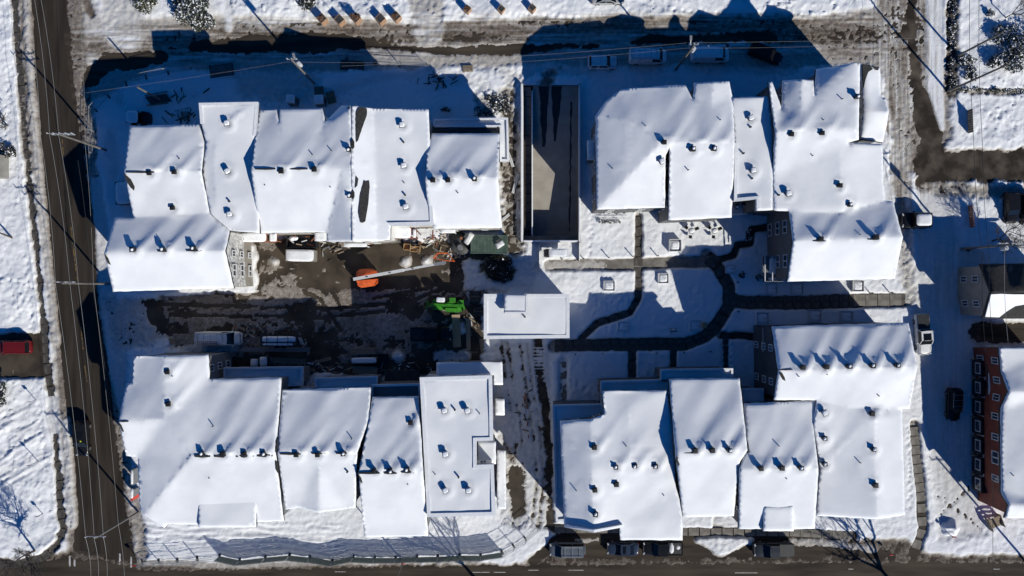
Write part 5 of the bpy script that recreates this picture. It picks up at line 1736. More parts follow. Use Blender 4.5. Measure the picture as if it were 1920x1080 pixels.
# green container with two bags
b = W(917, 458, 2.6)
T = thing('shipping_container', 'green corrugated steel container between the lot and the ramp', 'container', (b[0], b[1], 0), 0)
LX, LY = 5.3, 2.5
MB().box((0, 0, 1.28), (LX, LY, 2.5)).go('container_body', [M['container_green']], T)
mb = MB()
for k in range(26):
    mb.box((-LX / 2 + 0.14 + k * (LX - 0.28) / 25, 0, 2.555), (0.10, LY - 0.12, 0.05))
mb.go('roof_rib', [M['container_green']], T, kind='stuff')
for s in (-1, 1):
    MB().box((0, s * (LY / 2 + 0.02), 2.54), (LX + 0.08, 0.08, 0.1)).go('roof_rail', [M['container_green']], T)
for (x, y, rz, lab) in [(879, 447, 1.0, 'left'), (937, 458, 0.55, 'right')]:
    p = W(x, y, 3.0)
    t = thing('tarped_bundle', 'white bag bundle lying at the %s end of the green container roof' % lab, 'bundle', (p[0], p[1], 2.6), rz)
    mound('bag', 0.9 if lab == 'left' else 0.65, 0.42, 0.5, t, m='bag_white', n=18, box=True, seed=4, rough=0.15)
    MB().box((0.1, 0.55, 0.2), (0.7, 0.35, 0.35)).go('crate', [M['tarp']], t)

# lidded waste container topped with snow
p = W(562, 479, 2.0)
T = thing('dumpster', 'long white-topped waste container standing on the bare lot paving', 'container', (p[0], p[1], 0), math.radians(-1))
MB().box((0, 0, 0.95), (3.9, 1.6, 1.9), taper=1.03).go('bin_body', [M['beige']], T)
mound('snow_cap', 1.98, 0.85, 0.2, T, n=30, loc=(0, 0, 1.9), box=True, rough=0.08)
MB().box((-2.1, 0, 0.9), (0.2, 1.5, 1.6)).go('end_door', [M['new_wood']], T)
p = W(565, 452, 1.5)
T = thing('dumpster', 'open dark waste container full of debris against the lot facade', 'container', (p[0], p[1], 0), 0)
mb = MB()
for s in (-1, 1):
    mb.box((0, s * 0.95, 0.75), (4.2, 0.1, 1.5)).box((s * 2.1, 0, 0.75), (0.1, 2.0, 1.5))
mb.box((0, 0, 0.45), (4.1, 1.9, 0.3))
mb.go('bin_body', [M['black']], T)
for k in range(9):
    MB().box((random.uniform(-1.8, 1.8), random.uniform(-0.7, 0.7), 0.8 + 0.1 * k), (random.uniform(0.5, 1.4), 0.12, 0.1), rz=random.uniform(0, 3)).go('debris_board', [M[random.choice(['wood', 'new_wood', 'white_trim', 'osb'])]], T)
mound('snow_patch', 0.7, 0.4, 0.3, T, loc=(-1.3, 0.4, 1.1), seed=2)

# porches and canopies on the lot facade
def porch(x0, y0, x1, y1, h, lab, trim='osb'):
    a, b_ = W(x0, y0, h), W(x1, y1, h)
    c = ((a[0] + b_[0]) / 2, (a[1] + b_[1]) / 2)
    dx, dy = abs(b_[0] - a[0]), abs(b_[1] - a[1])
    T = thing('entrance_porch', lab, 'porch', (c[0], c[1], 0))
    MB().box((0, 0, h - 0.12), (dx, dy, 0.22)).go('porch_roof', [M[trim]], T)
    mound('snow_cap', dx / 2 * 0.97, dy / 2 * 0.97, 0.16, T, n=30, loc=(0, 0, h), box=True, rough=0.03)
    for sx in (-1, 1):
        for sy in (-1, 1):
            MB().box((sx * (dx / 2 - .1), sy * (dy / 2 - .1), h / 2 - 0.15), (0.14, 0.14, h - 0.2)).go('post', [M[trim]], T)
porch(444, 436, 500, 454, 3.2, 'snowy porch roof with orange edges in the corner beside the printed wrap wall')
porch(505, 437, 519, 453, 3.0, 'narrow orange-sided stair hood right of the corner porch')
porch(738, 425, 771, 447, 3.4, 'square porch with rust orange sides below the flat-roofed lot house')
porch(774, 430, 780, 446, 3.0, 'slim orange-sided hood beside the square porch')
porch(645, 455, 688, 463, 2.6, 'long snowy canopy hanging over the muddy lot below the bare-striped roof', 'white_trim')
porch(590, 434, 612, 452, 5.2, 'white printed canopy roof under the valley of the second gable', 'wrap')
porch(826, 430, 854, 437, 3.0, 'small white canopy left of the green container', 'white_trim')

# stacks, boxes and sheets
def stack(x, y, h, L, Wd, n, deg, lab, m='wood', cat='lumber stack', name='lumber_stack', snow=False, lie='board'):
    p = W(x, y, h)
    T = thing(name, lab, cat, (p[0], p[1], ground_z(x, y) * 0.5), math.radians(deg))
    k = 0
    rows = max(1, int(h / 0.16))
    for r in range(rows):
        for c in range(n):
            if random.random() < 0.05:
                continue
            MB().box((random.uniform(-.12, .12), (c - (n - 1) / 2) * Wd / n, 0.08 + r * 0.16), (L * random.uniform(0.9, 1), Wd / n * 0.9, 0.14), rz=random.uniform(-.015, .015)).go(lie, [M[m]], T)
    if snow:
        mound('snow_cap', L / 2 * 0.95, Wd / 2 * 0.9, 0.14, T, n=24, loc=(0, 0, rows * 0.16), box=True, rough=0.1)
    return T
stack(680, 659, 0.6, 3.9, 0.9, 4, 2, 'dark lumber stack, topmost of the four below each other')
stack(682, 676, 0.9, 3.8, 0.9, 4, 1, 'blue-shaded snow-topped lumber stack, second of the pile column', snow=True)
stack(684, 694, 0.5, 3.7, 1.0, 5, -1, 'low brown lumber stack, third of the pile column')
stack(684, 705, 0.35, 3.7, 0.5, 3, 2, 'lowest plank stack of the pile column, beside the low terrace', snow=True)
stack(541, 677, 0.35, 5.2, 0.8, 4, -3, 'brown plank stack below the long steel beam', m='wood')
stack(604, 676, 0.3, 2.6, 0.5, 3, 14, 'slanting plank stack right of the brown one', m='wood')
stack(754, 705, 0.9, 5.2, 1.6, 7, 0, 'long dark timber stack in front of the open terrace', m='tarp')
def sheet(x, y, L, Wd, deg, lab, n=1, m='new_wood'):
    p = W(x, y, 0.3)
    T = thing('plywood_sheet', lab, 'plywood', (p[0], p[1], 0.1), math.radians(deg))
    for k in range(n):
        MB().box((0.03 * k, 0.02 * k, 0.06 + 0.05 * k), (L, Wd, 0.04)).go('panel', [M[m]], T)
sheet(856, 621, 4.7, 1.15, 92, 'wide pale plywood strip below the green telehandler', 3)
sheet(878, 627, 4.6, 0.6, 91, 'narrow pale board strip, middle of the three by the pavilion', 2)
sheet(906, 650, 2.3, 0.9, 98, 'short olive board lying at the lower left corner of the pavilion', 1, 'wood')
T = thing('trailer', 'flat trailer with a strapped snow-topped load in the shaded lot', 'trailer', W(527, 638, 1.0))
MB().box((0, 0, 0.6), (5.6, 1.7, 0.25)).go('deck', [M['tarp']], T)
MB().box((0.1, 0, 1.0), (4.8, 1.2, 0.6), taper=0.92).go('load', [M['tarp']], T)
mound('snow_cap', 2.4, 0.42, 0.25, T, n=28, loc=(0.1, 0.25, 1.28), box=True, rough=0.12, seed=6)
mound('snow_cap', 2.2, 0.16, 0.12, T, n=28, loc=(0.0, -0.48, 1.28), box=True, rough=0.12, seed=8)
for k in range(3):
    MB().box((-1.5 + k * 1.5, 0, 1.58), (0.07, 1.5, 0.04)).go('strap', [M['black']], T)
for sx in (-0.5, 0.5):
    for s in (-1, 1):
        link('wheel', wheel_mesh(0.36, 0.24), T, loc=(sx, s * 0.95, 0.36))
for k in range(3):
    MB().box((3.0 + k * 0.18, -0.05, 0.8), (0.07, 1.1, 0.05), rz=0.35).go('slat', [M['white_trim']], T)
T = thing('steel_beam', 'long grey beam lying below the loaded trailer', 'beam', W(518, 655, 0.3))
mb = MB()
mb.box((0, 0, 0.12), (10.0, 0.62, 0.05)).box((0, 0, 0.32), (10.0, 0.1, 0.36)).box((0, 0, 0.52), (10.0, 0.62, 0.05))
mb.go('flange', [M['grey_panel']], T)
for (x, y, w_, l_, lab, m_, h_) in [(763, 463, .95, .85, 'brown cardboard box on the lot edge, left of the open one', 'cardboard', .8), (778, 467, 1.4, .75, 'open brown box full of scraps, right of the closed one', 'cardboard', .5),
                                 (494, 678, 1.1, 1.4, 'snow-capped pallet box between the van and the plank stack', 'tarp', .9), (477, 680, 1.1, 1.1, 'lumpy snow-capped crate left of the pallet box', 'wood', .7),
                                 (718, 676, 1.5, 1.8, 'square dark bin right of the pile column', 'black', .6), (777, 455, 1.1, .6, 'grey crate above the open brown box', 'tarp', .7),
                                 (891, 556, 1.5, 1.6, 'flat dark blue-lit lid left of the pavilion', 'tarp', .4), (898, 584, 1.2, 1.3, 'grey pallet box below the flat lid', 'tarp', .4)]:
    p = W(x, y, h_)
    T = thing('crate', lab, 'crate', (p[0], p[1], 0.0), random.uniform(-.08, .08))
    mb = MB()
    if 'open' in lab or 'bin' in lab:
        for s in (-1, 1):
            mb.box((0, s * l_ / 2, h_ / 2), (w_, 0.06, h_)).box((s * w_ / 2, 0, h_ / 2), (0.06, l_, h_))
        mb.box((0, 0, 0.1), (w_ - .05, l_ - .05, 0.1))
        mb.go('sides', [M[m_]], T)
        for k in range(4):
            MB().box((random.uniform(-.4, .4) * w_, random.uniform(-.3, .3) * l_, 0.3), (0.3, 0.15, 0.15), rz=k).go('scrap', [M['new_wood' if 'open' in lab else 'tarp']], T)
    else:
        mb.box((0, 0, h_ / 2), (w_, l_, h_)).go('box_body', [M[m_]], T)
        mb = MB().box((0, 0, h_ + 0.01), (w_ + .04, 0.1, 0.03))
        mb.go('strap', [M['wood']], T)
        if 'snow' in lab:
            mound('snow_cap', w_ / 2, l_ / 2, 0.2, T, n=16, loc=(0, 0, h_ + .02), box=True, rough=0.2, seed=int(x))
# drum and dark tarped heap at the facade
T = thing('tarped_heap', 'round-cornered grey tarped heap between the boom basket and the container', 'tarp', W(862, 455, 0.6))
mound('tarp_cover', 1.9, 1.3, 0.9, T, m='tarp', n=20, seed=12, rz=-0.9, rough=0.35)
MB().tube((0.15, -0.75, 0.7), (0.15, -0.75, 1.3), 0.42, 0.4, 12).go('drum', [M['grey_panel']], T)
MB().tube((0.3, 0.6, 0.8), (0.3, 0.6, 1.0), 0.22, 0.2, 10).go('bucket', [M['osb']], T)
# loose boards scattered below the facade
T = thing('debris_pile', 'scattered broken boards and scraps along the foot of the lot facade', 'debris', W(815, 450))
for k in range(90):
    x, y = random.gauss(812, 22), random.gauss(447, 8)
    if y < 432:
        y = 436
    p = W(x, y) - W(815, 450)
    MB().box((p[0], p[1], 0.1 + random.random() * 0.35), (random.uniform(0.3, 1.4), random.uniform(0.06, 0.16), 0.05), rz=random.uniform(0, 3.14)).go('board', [M[random.choice(['wood', 'new_wood', 'white_trim', 'osb', 'bark', 'tarp'])]], T)
for (cx_, cy_, sx_, sy_, n_, lab) in [(880, 548, 16, 6, 34, 'scraps and sticks in the shaded snow above the telehandler'), (884, 600, 9, 10, 40, 'tangle of boards between the telehandler and the pavilion'),
                               (585, 690, 40, 5, 60, 'scattered scraps behind the second lower left house'), (470, 622, 16, 7, 46, 'rubble and scraps around the nose of the white van'),
                               (735, 690, 24, 5, 40, 'scraps and sticks between the dark bin and the timber stack'), (850, 475, 18, 7, 60, 'dark twigs and boards around the boom basket'),
                               (700, 452, 30, 3, 30, 'splinters along the long canopy edge'), (838, 690, 26, 6, 34, 'scraps in the slush above the notched flat roof'), (620, 465, 14, 10, 22, 'crumbs of board beside the white-topped waste container'), (985, 760, 8, 30, 30, 'sticks in the snow of the alley below the pavilion')]:
    T = thing('debris_pile', lab, 'debris', G(cx_, cy_, 0.03))
    for k in range(n_):
        x, y = random.gauss(0, sx_) / K, random.gauss(0, sy_) / K
        MB().box((x, y, 0.08 + random.random() * 0.15), (random.uniform(0.2, 1.1), random.uniform(0.05, 0.22), 0.06), rz=random.uniform(0, 3.14)).go('board', [M[random.choice(['wood', 'wood', 'new_wood', 'white_trim', 'tarp', 'bark', 'osb', 'grey_panel'])]], T)
# brush heap
def leafcloud(name, rx, ry, rz_, n, mats, parent, sz=0.14, shape='ball', seed=1, loc=(0, 0, 0), w=None, snowtop=0.0):
    R = random.Random(seed)
    mb = MB()
    blobs = [(R.uniform(-.6, .6), R.uniform(-.6, .6), R.uniform(-.2, .5), R.uniform(0.35, 0.6)) for _ in range(9)]
    for k in range(n):
        bx_, by_, bz_, br = R.choice(blobs)
        while True:
            u = Vector((R.uniform(-1, 1), R.uniform(-1, 1), R.uniform(-1, 1)))
            if 0.3 < u.length < 1:
                break
        p = Vector(((bx_ + u.x * br) * rx, (by_ + u.y * br) * ry, max(0.02, (0.35 + (bz_ + u.z * br) * 0.6)) * rz_))
        a, b_ = Vector((R.gauss(0, 1), R.gauss(0, 1), R.gauss(0, .5))).normalized(), Vector((R.gauss(0, 1), R.gauss(0, 1), R.gauss(0, .5))).normalized()
        s_ = sz * R.uniform(0.6, 1.4)
        mi = R.choices(range(len(mats)), w)[0] if w else R.randrange(len(mats))
        if snowtop and u.z > 0.35 and R.random() < snowtop:
            mi = 0
        mb.face([p - a * s_, p + b_ * s_, p + a * s_, p - b_ * s_ * 0.8], mi)
    return mb.go(name, [M[m] for m in mats], parent, loc=loc)
T = thing('brush_heap', 'round dark heap of branches on the snow above the pavilion', 'brush heap', W(936, 502))
leafcloud('branches', 2.5, 1.8, 1.0, 2600, ['dark_leaf', 'bark', 'fluff'], T, 0.17, w=[10, 6, 0.6], seed=3)
for (x, y, rx_, ry_, lab, n_) in [(938, 200, 1.5, 1.4, 'thick dark shrub beside the low parapet terrace', 900), (905, 213, 1.6, .8, 'flat dark shrub behind the east end house', 500), (920, 187, .8, .6, 'small bush left of the ramp entrance', 300),
                                (835, 208, .9, .4, 'dark twiggy clump behind the flat-roofed lot house', 260)]:
    T = thing('shrub', lab, 'shrub', G(x, y))
    leafcloud('foliage', rx_, ry_, 1.1, n_, ['dark_leaf', 'bark', 'fluff'], T, 0.13, w=[8, 5, 3], seed=int(x))

# behind the upper left block
for (x, y, L, Wd, h, deg, lab) in [(545, 186, 1.15, 1.15, 2.2, 0, 'single snow-topped portable toilet behind the first gable'), (598, 187, 1.25, 1.25, 1.9, 2, 'snow-topped crate between the two slatted pallet stacks')]:
    p = W(x, y, h)
    T = thing('portable_toilet' if 'toilet' in lab else 'crate', lab, 'portable toilet' if 'toilet' in lab else 'crate', (p[0], p[1], 0.1), math.radians(deg))
    MB().box((0, 0, h / 2), (L, Wd, h)).go('cabin', [M['grey_panel']], T)
    MB().box((0, 0, h + 0.05), (L + .1, Wd + .1, 0.1)).go('cabin_roof', [M['white_trim']], T)
    MB().box((L / 2 + 0.02, 0, h / 2), (0.04, 0.6, h * .85)).go('door', [M['dark_siding']], T)
    mound('snow_cap', L / 2, Wd / 2, 0.12, T, n=16, loc=(0, 0, h + .1), box=True, rough=0.03)
def pallet(x, y, h, n, deg, lab, L=1.3, Wd=1.1):
    p = W(x, y, h)
    T = thing('pallet_stack', lab, 'pallets', (p[0], p[1], 0.15), math.radians(deg))
    for k in range(n):
        z = k * 0.16
        for j in range(7):
            MB().box((0, (j - 3) * Wd / 7, z + 0.12), (L, Wd / 7 * 0.6, 0.03)).go('board', [M['wood']], T)
        for j in (-1, 0, 1):
            MB().box((j * L * 0.42, 0, z + 0.05), (0.1, Wd, 0.1)).go('bearer', [M['wood']], T)
pallet(597, 169, 0.8, 4, 3, 'slatted pallet stack behind the first gable, topmost of the pair')
pallet(620, 182, 0.8, 5, 103, 'slatted pallet stack behind the first gable, lower right of the pair', 1.7, 1.2)
pallet(877, 129, 0.3, 2, 4, 'lone pallet lying on the sunlit snow near the top street', 1.5, 1.0)
p = W(249, 219, 1.8)
T = thing('skid_steer', 'dark skid steer with a snow-topped square canopy at the left corner', 'loader', (p[0], p[1], 0.1), 0)
MB().box((-0.1, 0, 1.7), (1.7, 1.7, 0.12)).box((-0.1, 0, 1.0), (1.4, 1.4, 1.3)).go('cab', [M['black']], T)
mound('snow_cap', 0.86, 0.86, 0.14, T, n=24, loc=(-0.1, 0, 1.76), box=True, rough=0.03)
MB().box((1.4, 0, 0.6), (1.3, 1.5, 0.8), taper=0.85).go('body', [M['black']], T)
for s in (-1, 1):
    MB().box((1.3, s * 0.7, 1.1), (1.7, 0.12, 0.15)).go('lift_arm', [M['black']], T)
    for sx in (-.5, .9):
        link('wheel', wheel_mesh(0.4, 0.3), T, loc=(sx, s * 0.9, 0.4))
T = thing('dark_tarp', 'dark flat tarp-covered boards near the left corner, right of the lamp pole foot', 'tarp', G(299, 188, 0.08), 0.12)
mb = MB()
mb.prism([(-1.7, 0.5), (1.4, 0.6), (2.0, -0.5), (-1.1, -0.55)], 0.0, 0.35)
mb.go('cover', [M['tarp']], T)
MB().box((-.1, -0.72, 0.15), (3.2, 0.18, 0.12)).go('board', [M['wood']], T)
MB().box((-.1, 0.85, 0.12), (3.4, 0.1, 0.1), rz=0.05).go('board', [M['bark']], T)
for (x, y, n_, lab) in [(345, 218, 34, 'twisted debris heap at the upper corner of the lot block'), (820, 155, 26, 'broken fence frame and boards in the snow below the top street'), (349, 180, 10, 'tilted board frame in the shaded snow')]:
    T = thing('debris_pile', lab, 'debris', G(x, y))
    for k in range(n_):
        a_ = random.uniform(0, 3.14)
        MB().box((random.gauss(0, 1.1), random.gauss(0, 0.6), 0.1 + random.random() * 0.25), (random.uniform(0.3, 1.3), random.uniform(0.06, 0.2), 0.06), rz=a_).go('board', [M[random.choice(['bark', 'tarp', 'wood'])]], T)
p = W(232, 362, 1.5)
T = thing('site_shed', 'low snow-covered shed beside the left end wall of the corner house', 'shed', (p[0], p[1], 0), math.radians(2))
MB().box((0, 0, 0.8), (2.2, 3.2, 1.6)).go('shed_body', [M['osb']], T)
MB().box((0, 0, 1.63), (2.3, 3.3, 0.08)).go('shed_roof', [M['fascia']], T)
mound('snow_cap', 1.13, 1.62, 0.2, T, n=30, loc=(0, 0, 1.66), box=True, rough=0.04)
# barrier with a red end near the corner house, left street
for (x, y, rz, lab) in [(254, 892, 1.57, 'tall grey hoarding panel beside the left wall of the corner house'), (254, 922, 1.52, 'hoarding panel with a red end below the grey one')]:
    p = W(x, y, 1.0)
    T = thing('hoarding_panel', lab, 'hoarding', (p[0], p[1], 0.1), rz)
    MB().box((0, 0, 0.9), (2.2 if 'tall' in lab else 1.0, 0.35, 1.8)).go('board', [M['grey_panel']], T)
    if 'red' in lab:
        MB().box((-0.75, 0, 0.9), (0.5, 0.35, 1.8)).go('red_end', [M['red_sign']], T)
    mound('snow_cap', 1.0 if 'tall' in lab else 0.7, 0.17, 0.1, T, n=16, loc=(0, 0, 1.8), box=True)
# ---------------------------------------------------------------- fences
def fence_panel(a, b, h, lab, solid=False, grp=None, lean=0.0):
    A, B_ = G(*a), G(*b)
    z = min(A[2], B_[2])
    c = (A + B_) / 2
    L = (B_ - A).length
    T = thing('fence_panel', lab, 'fence panel', (c[0], c[1], z), math.atan2(B_[1] - A[1], B_[0] - A[0]), grp)
    m = 'galv'
    for s in (-1, 1):
        MB().tube((s * L / 2 * 0.98, 0, 0), (s * L / 2 * 0.98, 0, h), 0.035, n=6).go('post', [M[m]], T)
        MB().box((s * L / 2 * 0.98, 0, 0.06), (0.22, 0.75, 0.12)).go('foot_block', [M['tarp']], T)
    for z_ in (0.2, h * 0.55, h):
        MB().tube((-L / 2, 0, z_), (L / 2, 0, z_), 0.03, n=5).go('rail', [M[m]], T)
    if solid:
        mb = MB()
        for k in range(15):
            mb.box((0, 0.05, 0.1 + (k + 0.5) * (h - 0.12) / 15), (L * 0.96, 0.015, (h - 0.12) / 15 * (0.74 if k % 5 else 0.9)))
        mb.go('windscreen', [M['fabric']], T, kind='stuff')
    else:
        mb = MB()
        n = int(L / 0.3)
        for k in range(n):
            mb.box((-L / 2 + (k + .5) * L / n, 0, h / 2), (0.015, 0.015, h - .1))
        for k in range(5):
            mb.box((0, 0, h * (k + 1) / 6), (L, 0.015, 0.015))
        mb.go('wire_mesh', [M[m]], T, kind='stuff')
    return T
bf = [(414, 1041), (452, 1049), (500, 1044), (545, 1040), (583, 1044), (625, 1051), (664, 1043), (704, 1045), (743, 1045), (783, 1043), (822, 1042), (862, 1040), (902, 1040), (942, 1034)]
ords = ['first', 'second', 'third', 'fourth', 'fifth', 'sixth', 'seventh', 'eighth', 'ninth', 'tenth', 'eleventh', 'twelfth', 'thirteenth']
for k in range(len(bf) - 1):
    fence_panel(bf[k], bf[k + 1], 2.0, '%s screened fence panel from the left along the bottom street' % ords[k], True, 'screened fence panels along the bottom street')
bf2 = [(942, 1034), (963, 1022), (985, 1008), (1008, 988)]
for k in range(3):
    fence_panel(bf2[k], bf2[k + 1], 2.0, 'open mesh panel at the alley corner, %s from the screened fence' % ords[k], False, 'mesh fence panels at the alley corner')
bf3 = [(268, 1054), (300, 1050), (335, 1049), (372, 1046), (414, 1041)]
for k in range(4):
    fence_panel(bf3[k], bf3[k + 1], 1.9, 'open mesh panel, %s from the bottom left street corner' % ords[k], False, 'mesh fence panels at the bottom left corner')
tf = [(184, 330), (182, 290), (180, 248), (182, 208), (206, 182), (238, 158), (276, 146), (318, 137), (360, 132), (395, 128)]
for k in range(len(tf) - 1):
    fence_panel(tf[k], tf[k + 1], 1.9, '%s mesh fence panel going up and round the shaded upper left corner' % ords[k], False, 'mesh fence panels round the upper left corner')
tf = [(650, 108), (705, 118), (750, 122), (800, 124)]
for k in range(3):
    fence_panel(tf[k], tf[k + 1], 1.8, '%s mesh fence panel between the shaded yard and the top street' % ords[k], False, 'mesh fence panels by the top street')
for (x, y, L, Wd, deg, lab) in [(418, 134, 3.4, 1.7, 8, 'dark mesh panel lying flat near the upper left fence'), (661, 124, 3.4, 1.4, -5, 'dark mesh panel lying flat below the top street')]:
    T = thing('fallen_panel', lab, 'fence panel', G(x, y, 0.12), math.radians(deg))
    for s in (-1, 1):
        MB().box((0, s * Wd / 2, 0), (L, 0.06, 0.06)).go('rail', [M['black']], T)
        MB().box((s * L / 2, 0, 0), (0.06, Wd, 0.06)).go('post', [M['black']], T)
    mb = MB()
    for k in range(26):
        mb.box((-L / 2 + (k + .5) * L / 26, 0, 0.02), (0.06, Wd, 0.03))
    for k in range(8):
        mb.box((0, -Wd / 2 + (k + .5) * Wd / 8, 0), (L, 0.04, 0.03))
    mb.go('wire_mesh', [M['tarp']], T, kind='stuff')

# balcony / entrance stairs with railings, next to visible facades
def railing(x0, y0, x1, y1, h0, lab):
    a, b_ = W(x0, y0, h0), W(x1, y1, h0)
    c = (a + b_) / 2
    L = (b_ - a).length
    T = thing('railing', lab, 'railing', (c[0], c[1], h0), math.atan2(b_[1] - a[1], b_[0] - a[0]))
    for z in (0.5, 1.0):
        MB().tube((-L / 2, 0, z), (L / 2, 0, z), 0.035, n=5).go('rail', [M['white_trim']], T)
    for k in range(int(L / 1.2) + 1):
        MB().tube((-L / 2 + k * 1.2, 0, -0.2), (-L / 2 + k * 1.2, 0, 1.0), 0.03, n=5).go('post', [M['white_trim']], T)
railing(1125, 411, 1182, 411, 0.3, 'white railing below the hipped roof house')
T = thing('balcony', 'white-edged balcony on the dark west wall above the courtyard path', 'balcony', W(1447, 504, 3.2))
MB().box((0, 0, 0), (2.6, 3.6, 0.2)).go('slab', [M['grey_panel']], T)
for sy in (-1, 1):
    MB().box((0, sy * 1.8, 0.5), (2.6, 0.06, 1.0)).go('side_rail', [M['galv']], T)
MB().box((-1.3, 0, 0.95), (0.12, 3.6, 0.1)).box((-0.35, 0, 1.2), (0.12, 3.4, 0.1)).go('front_rail', [M['white_trim']], T)
mound('snow_patch', 0.75, 0.35, 0.25, T, loc=(0.2, -1.5, 0.1), seed=2, rough=0.4)
mound('snow_patch', 0.7, 1.2, 0.12, T, loc=(0.3, 0.4, 0.1), seed=4, box=True)
T = thing('balcony', 'narrow balcony with two white posts on the charcoal west wall', 'balcony', W(1436, 636, 3.2))
MB().box((0, 0, 0), (1.4, 3.4, 0.2)).go('slab', [M['dark_siding']], T)
MB().box((-0.7, 0, 0.9), (0.14, 3.4, 0.12)).go('front_rail', [M['white_trim']], T)
MB().box((0.35, 0.1, 2.6), (0.10, 3.2, 0.10)).go('upper_rail', [M['white_trim']], T)
MB().box((0, -.6, 0.5), (0.5, 0.5, 0.8)).go('chair', [M['black']], T)
# roof terrace things on the low parapet corner
T = thing('patio_set', 'two snow-covered patio chairs on the small terrace between the houses', 'patio chairs', W(1388, 390, 3.0))
MB().box((0, 0.05, -1.6), (2.4, 1.7, 3.0)).go('terrace_base', [M['white_trim']], T)
for (x_, y_, r_) in [(-0.55, 0.15, 0.6), (0.55, 0.2, -0.5)]:
    MB().box((x_, y_, 0.3), (0.6, 0.6, 0.3), rz=r_).box((x_ - 0.2, y_ + 0.2, 0.6), (0.6, 0.15, 0.6), rz=r_).go('chair', [M['black']], T)
    mound('snow_cap', 0.28, 0.28, 0.12, T, loc=(x_, y_, 0.45), n=10, seed=int(x_ * 10))
for (x, y, lab) in [(1293, 434, 'snow-topped bistro set in the courtyard, left of the stepping stones'), (1336, 434, 'round-table set right of the bistro set, in the courtyard')]:
    T = thing('garden_furniture', lab, 'garden furniture', G(x, y))
    MB().tube((0, 0, 0), (0, 0, 0.7), 0.06, n=6).tube((0, 0, 0.7), (0, 0, 0.75), 0.45, n=16).go('table', [M['black']], T)
    mound('snow_cap', 0.42, 0.4, 0.16, T, n=12, loc=(0, 0, 0.75))
    for a_ in range(3):
        q_ = a_ * 2.1 + 0.4
        MB().box((0.85 * math.cos(q_), 0.85 * math.sin(q_), 0.45), (0.45, 0.45, 0.06), rz=q_).box((1.05 * math.cos(q_), 1.05 * math.sin(q_), 0.7), (0.08, 0.45, 0.5), rz=q_).go('chair', [M['black']], T)
for (x, y, L, Wd, h, lab) in [(1263, 461, 1.7, 1.7, 0.9, 'square snow-topped planter box in the courtyard above the wide path'), (1141, 536, 1.6, 1.4, 0.45, 'square snowy tree box beside the vertical path, upper left'), (1242, 522, 1.5, 1.4, 0.45, 'square snowy tree box right of the vertical path'),
                           (1168, 612, 1.6, 1.4, 0.35, 'shaded square tree box on the lawn below the curved path'), (1303, 610, 1.7, 1.5, 0.35, 'shaded square tree box beside the small wooden box'), (1427, 597, 1.8, 1.8, 0.5, 'square tree box at the left corner of the long end house'),
                           (1525, 592, 1.8, 1.8, 0.5, 'shaded square tree box above the end house roof, near the middle'), (1584, 594, 1.8, 1.7, 0.5, 'square tree box with a pale lid above the end house roof'), (1444, 541, 1.7, 1.6, 0.4, 'left shaded tree box under the big upper right house'),
                           (1492, 541, 1.7, 1.6, 0.4, 'second shaded tree box under the big upper right house'), (1604, 536, 1.6, 1.6, 0.6, 'sunlit white-edged tree box under the big upper right house'), (1368, 505, 1.4, 1.2, 0.3, 'small snowy tree box by the path fork')]:
    T = thing('tree_box', lab, 'planter', G(x, y, -0.1), random.uniform(-.03, .03))
    for s in (-1, 1):
        MB().box((0, s * Wd / 2, h / 2), (L, 0.08, h)).go('side_board', [M['white_trim']], T)
        MB().box((s * L / 2, 0, h / 2), (0.08, Wd - 0.1, h)).go('side_board', [M['white_trim']], T)
    mound('snow_fill', L / 2 * 0.96, Wd / 2 * 0.96, h * 0.9, T, n=20, box=True, rough=0.05, seed=int(x))
    if h < 0.8:
        MB().tube((0.1, 0, 0), (0.15, 0.05, 1.7), 0.035, 0.01, n=5).tube((0.12, 0.02, 0.9), (0.5, 0.2, 1.5), 0.015, 0.005, n=4).go('sapling', [M['bark']], T)
T = thing('small_box', 'small tan wooden box beside the curved path in the shaded courtyard', 'box', G(1317, 609), 0)
MB().box((0, 0, 0.35), (0.55, 0.75, 0.9)).box((0, 0, 0.83), (0.65, 0.85, 0.06)).go('box_body', [M['cardboard']], T)
T = thing('bench', 'small snow-topped bench on the shaded courtyard lawn', 'bench', G(1260, 618), 0.1)
MB().box((0, 0, 0.45), (0.9, 0.4, 0.06)).box((0, -.2, 0.7), (0.9, 0.06, 0.4)).box((-.35, 0, .2), (.06, .35, .45)).box((.35, 0, .2), (.06, .35, .45)).go('seat', [M['black']], T)
mound('snow_cap', 0.42, 0.18, 0.12, T, n=12, loc=(0, 0, 0.48))
bol = [(1053, 486, 'left end'), (1093, 485, 'second'), (1140, 483, 'third'), (1185, 481, 'fourth'), (1231, 480, 'fifth'), (1277, 479, 'sixth')]
def bollard(x, y, lab):
    T = thing('bollard_light', lab, 'bollard light', G(x, y, -0.2), 0, 'bollard lights along the courtyard paths')
    MB().tube((0, 0, 0), (0, 0, 0.95), 0.07, n=8).go('post', [M['black']], T)
    MB().tube((0, 0, 0.95), (0, 0, 1.08), 0.10, n=8).go('lamp_head', [M['vent']], T)
for (x, y, w_) in bol:
    bollard(x, y, 'slim dark bollard light above the sunlit courtyard path, %s from the left' % w_ if 'end' not in w_ else 'slim dark bollard light, leftmost above the sunlit courtyard path')
for k, (x, y) in enumerate([(1078, 663), (1129, 662), (1230, 661), (1280, 660), (1329, 658)]):
    bollard(x, y, 'shaded bollard light below the long curved path, %s from the left' % ords[k])
for k, (x, y) in enumerate([(1381, 584), (1354, 621), (1490, 579), (1544, 577), (1587, 576)]):
    bollard(x, y, 'bollard light below the straight courtyard path, %s from the left' % ords[k])
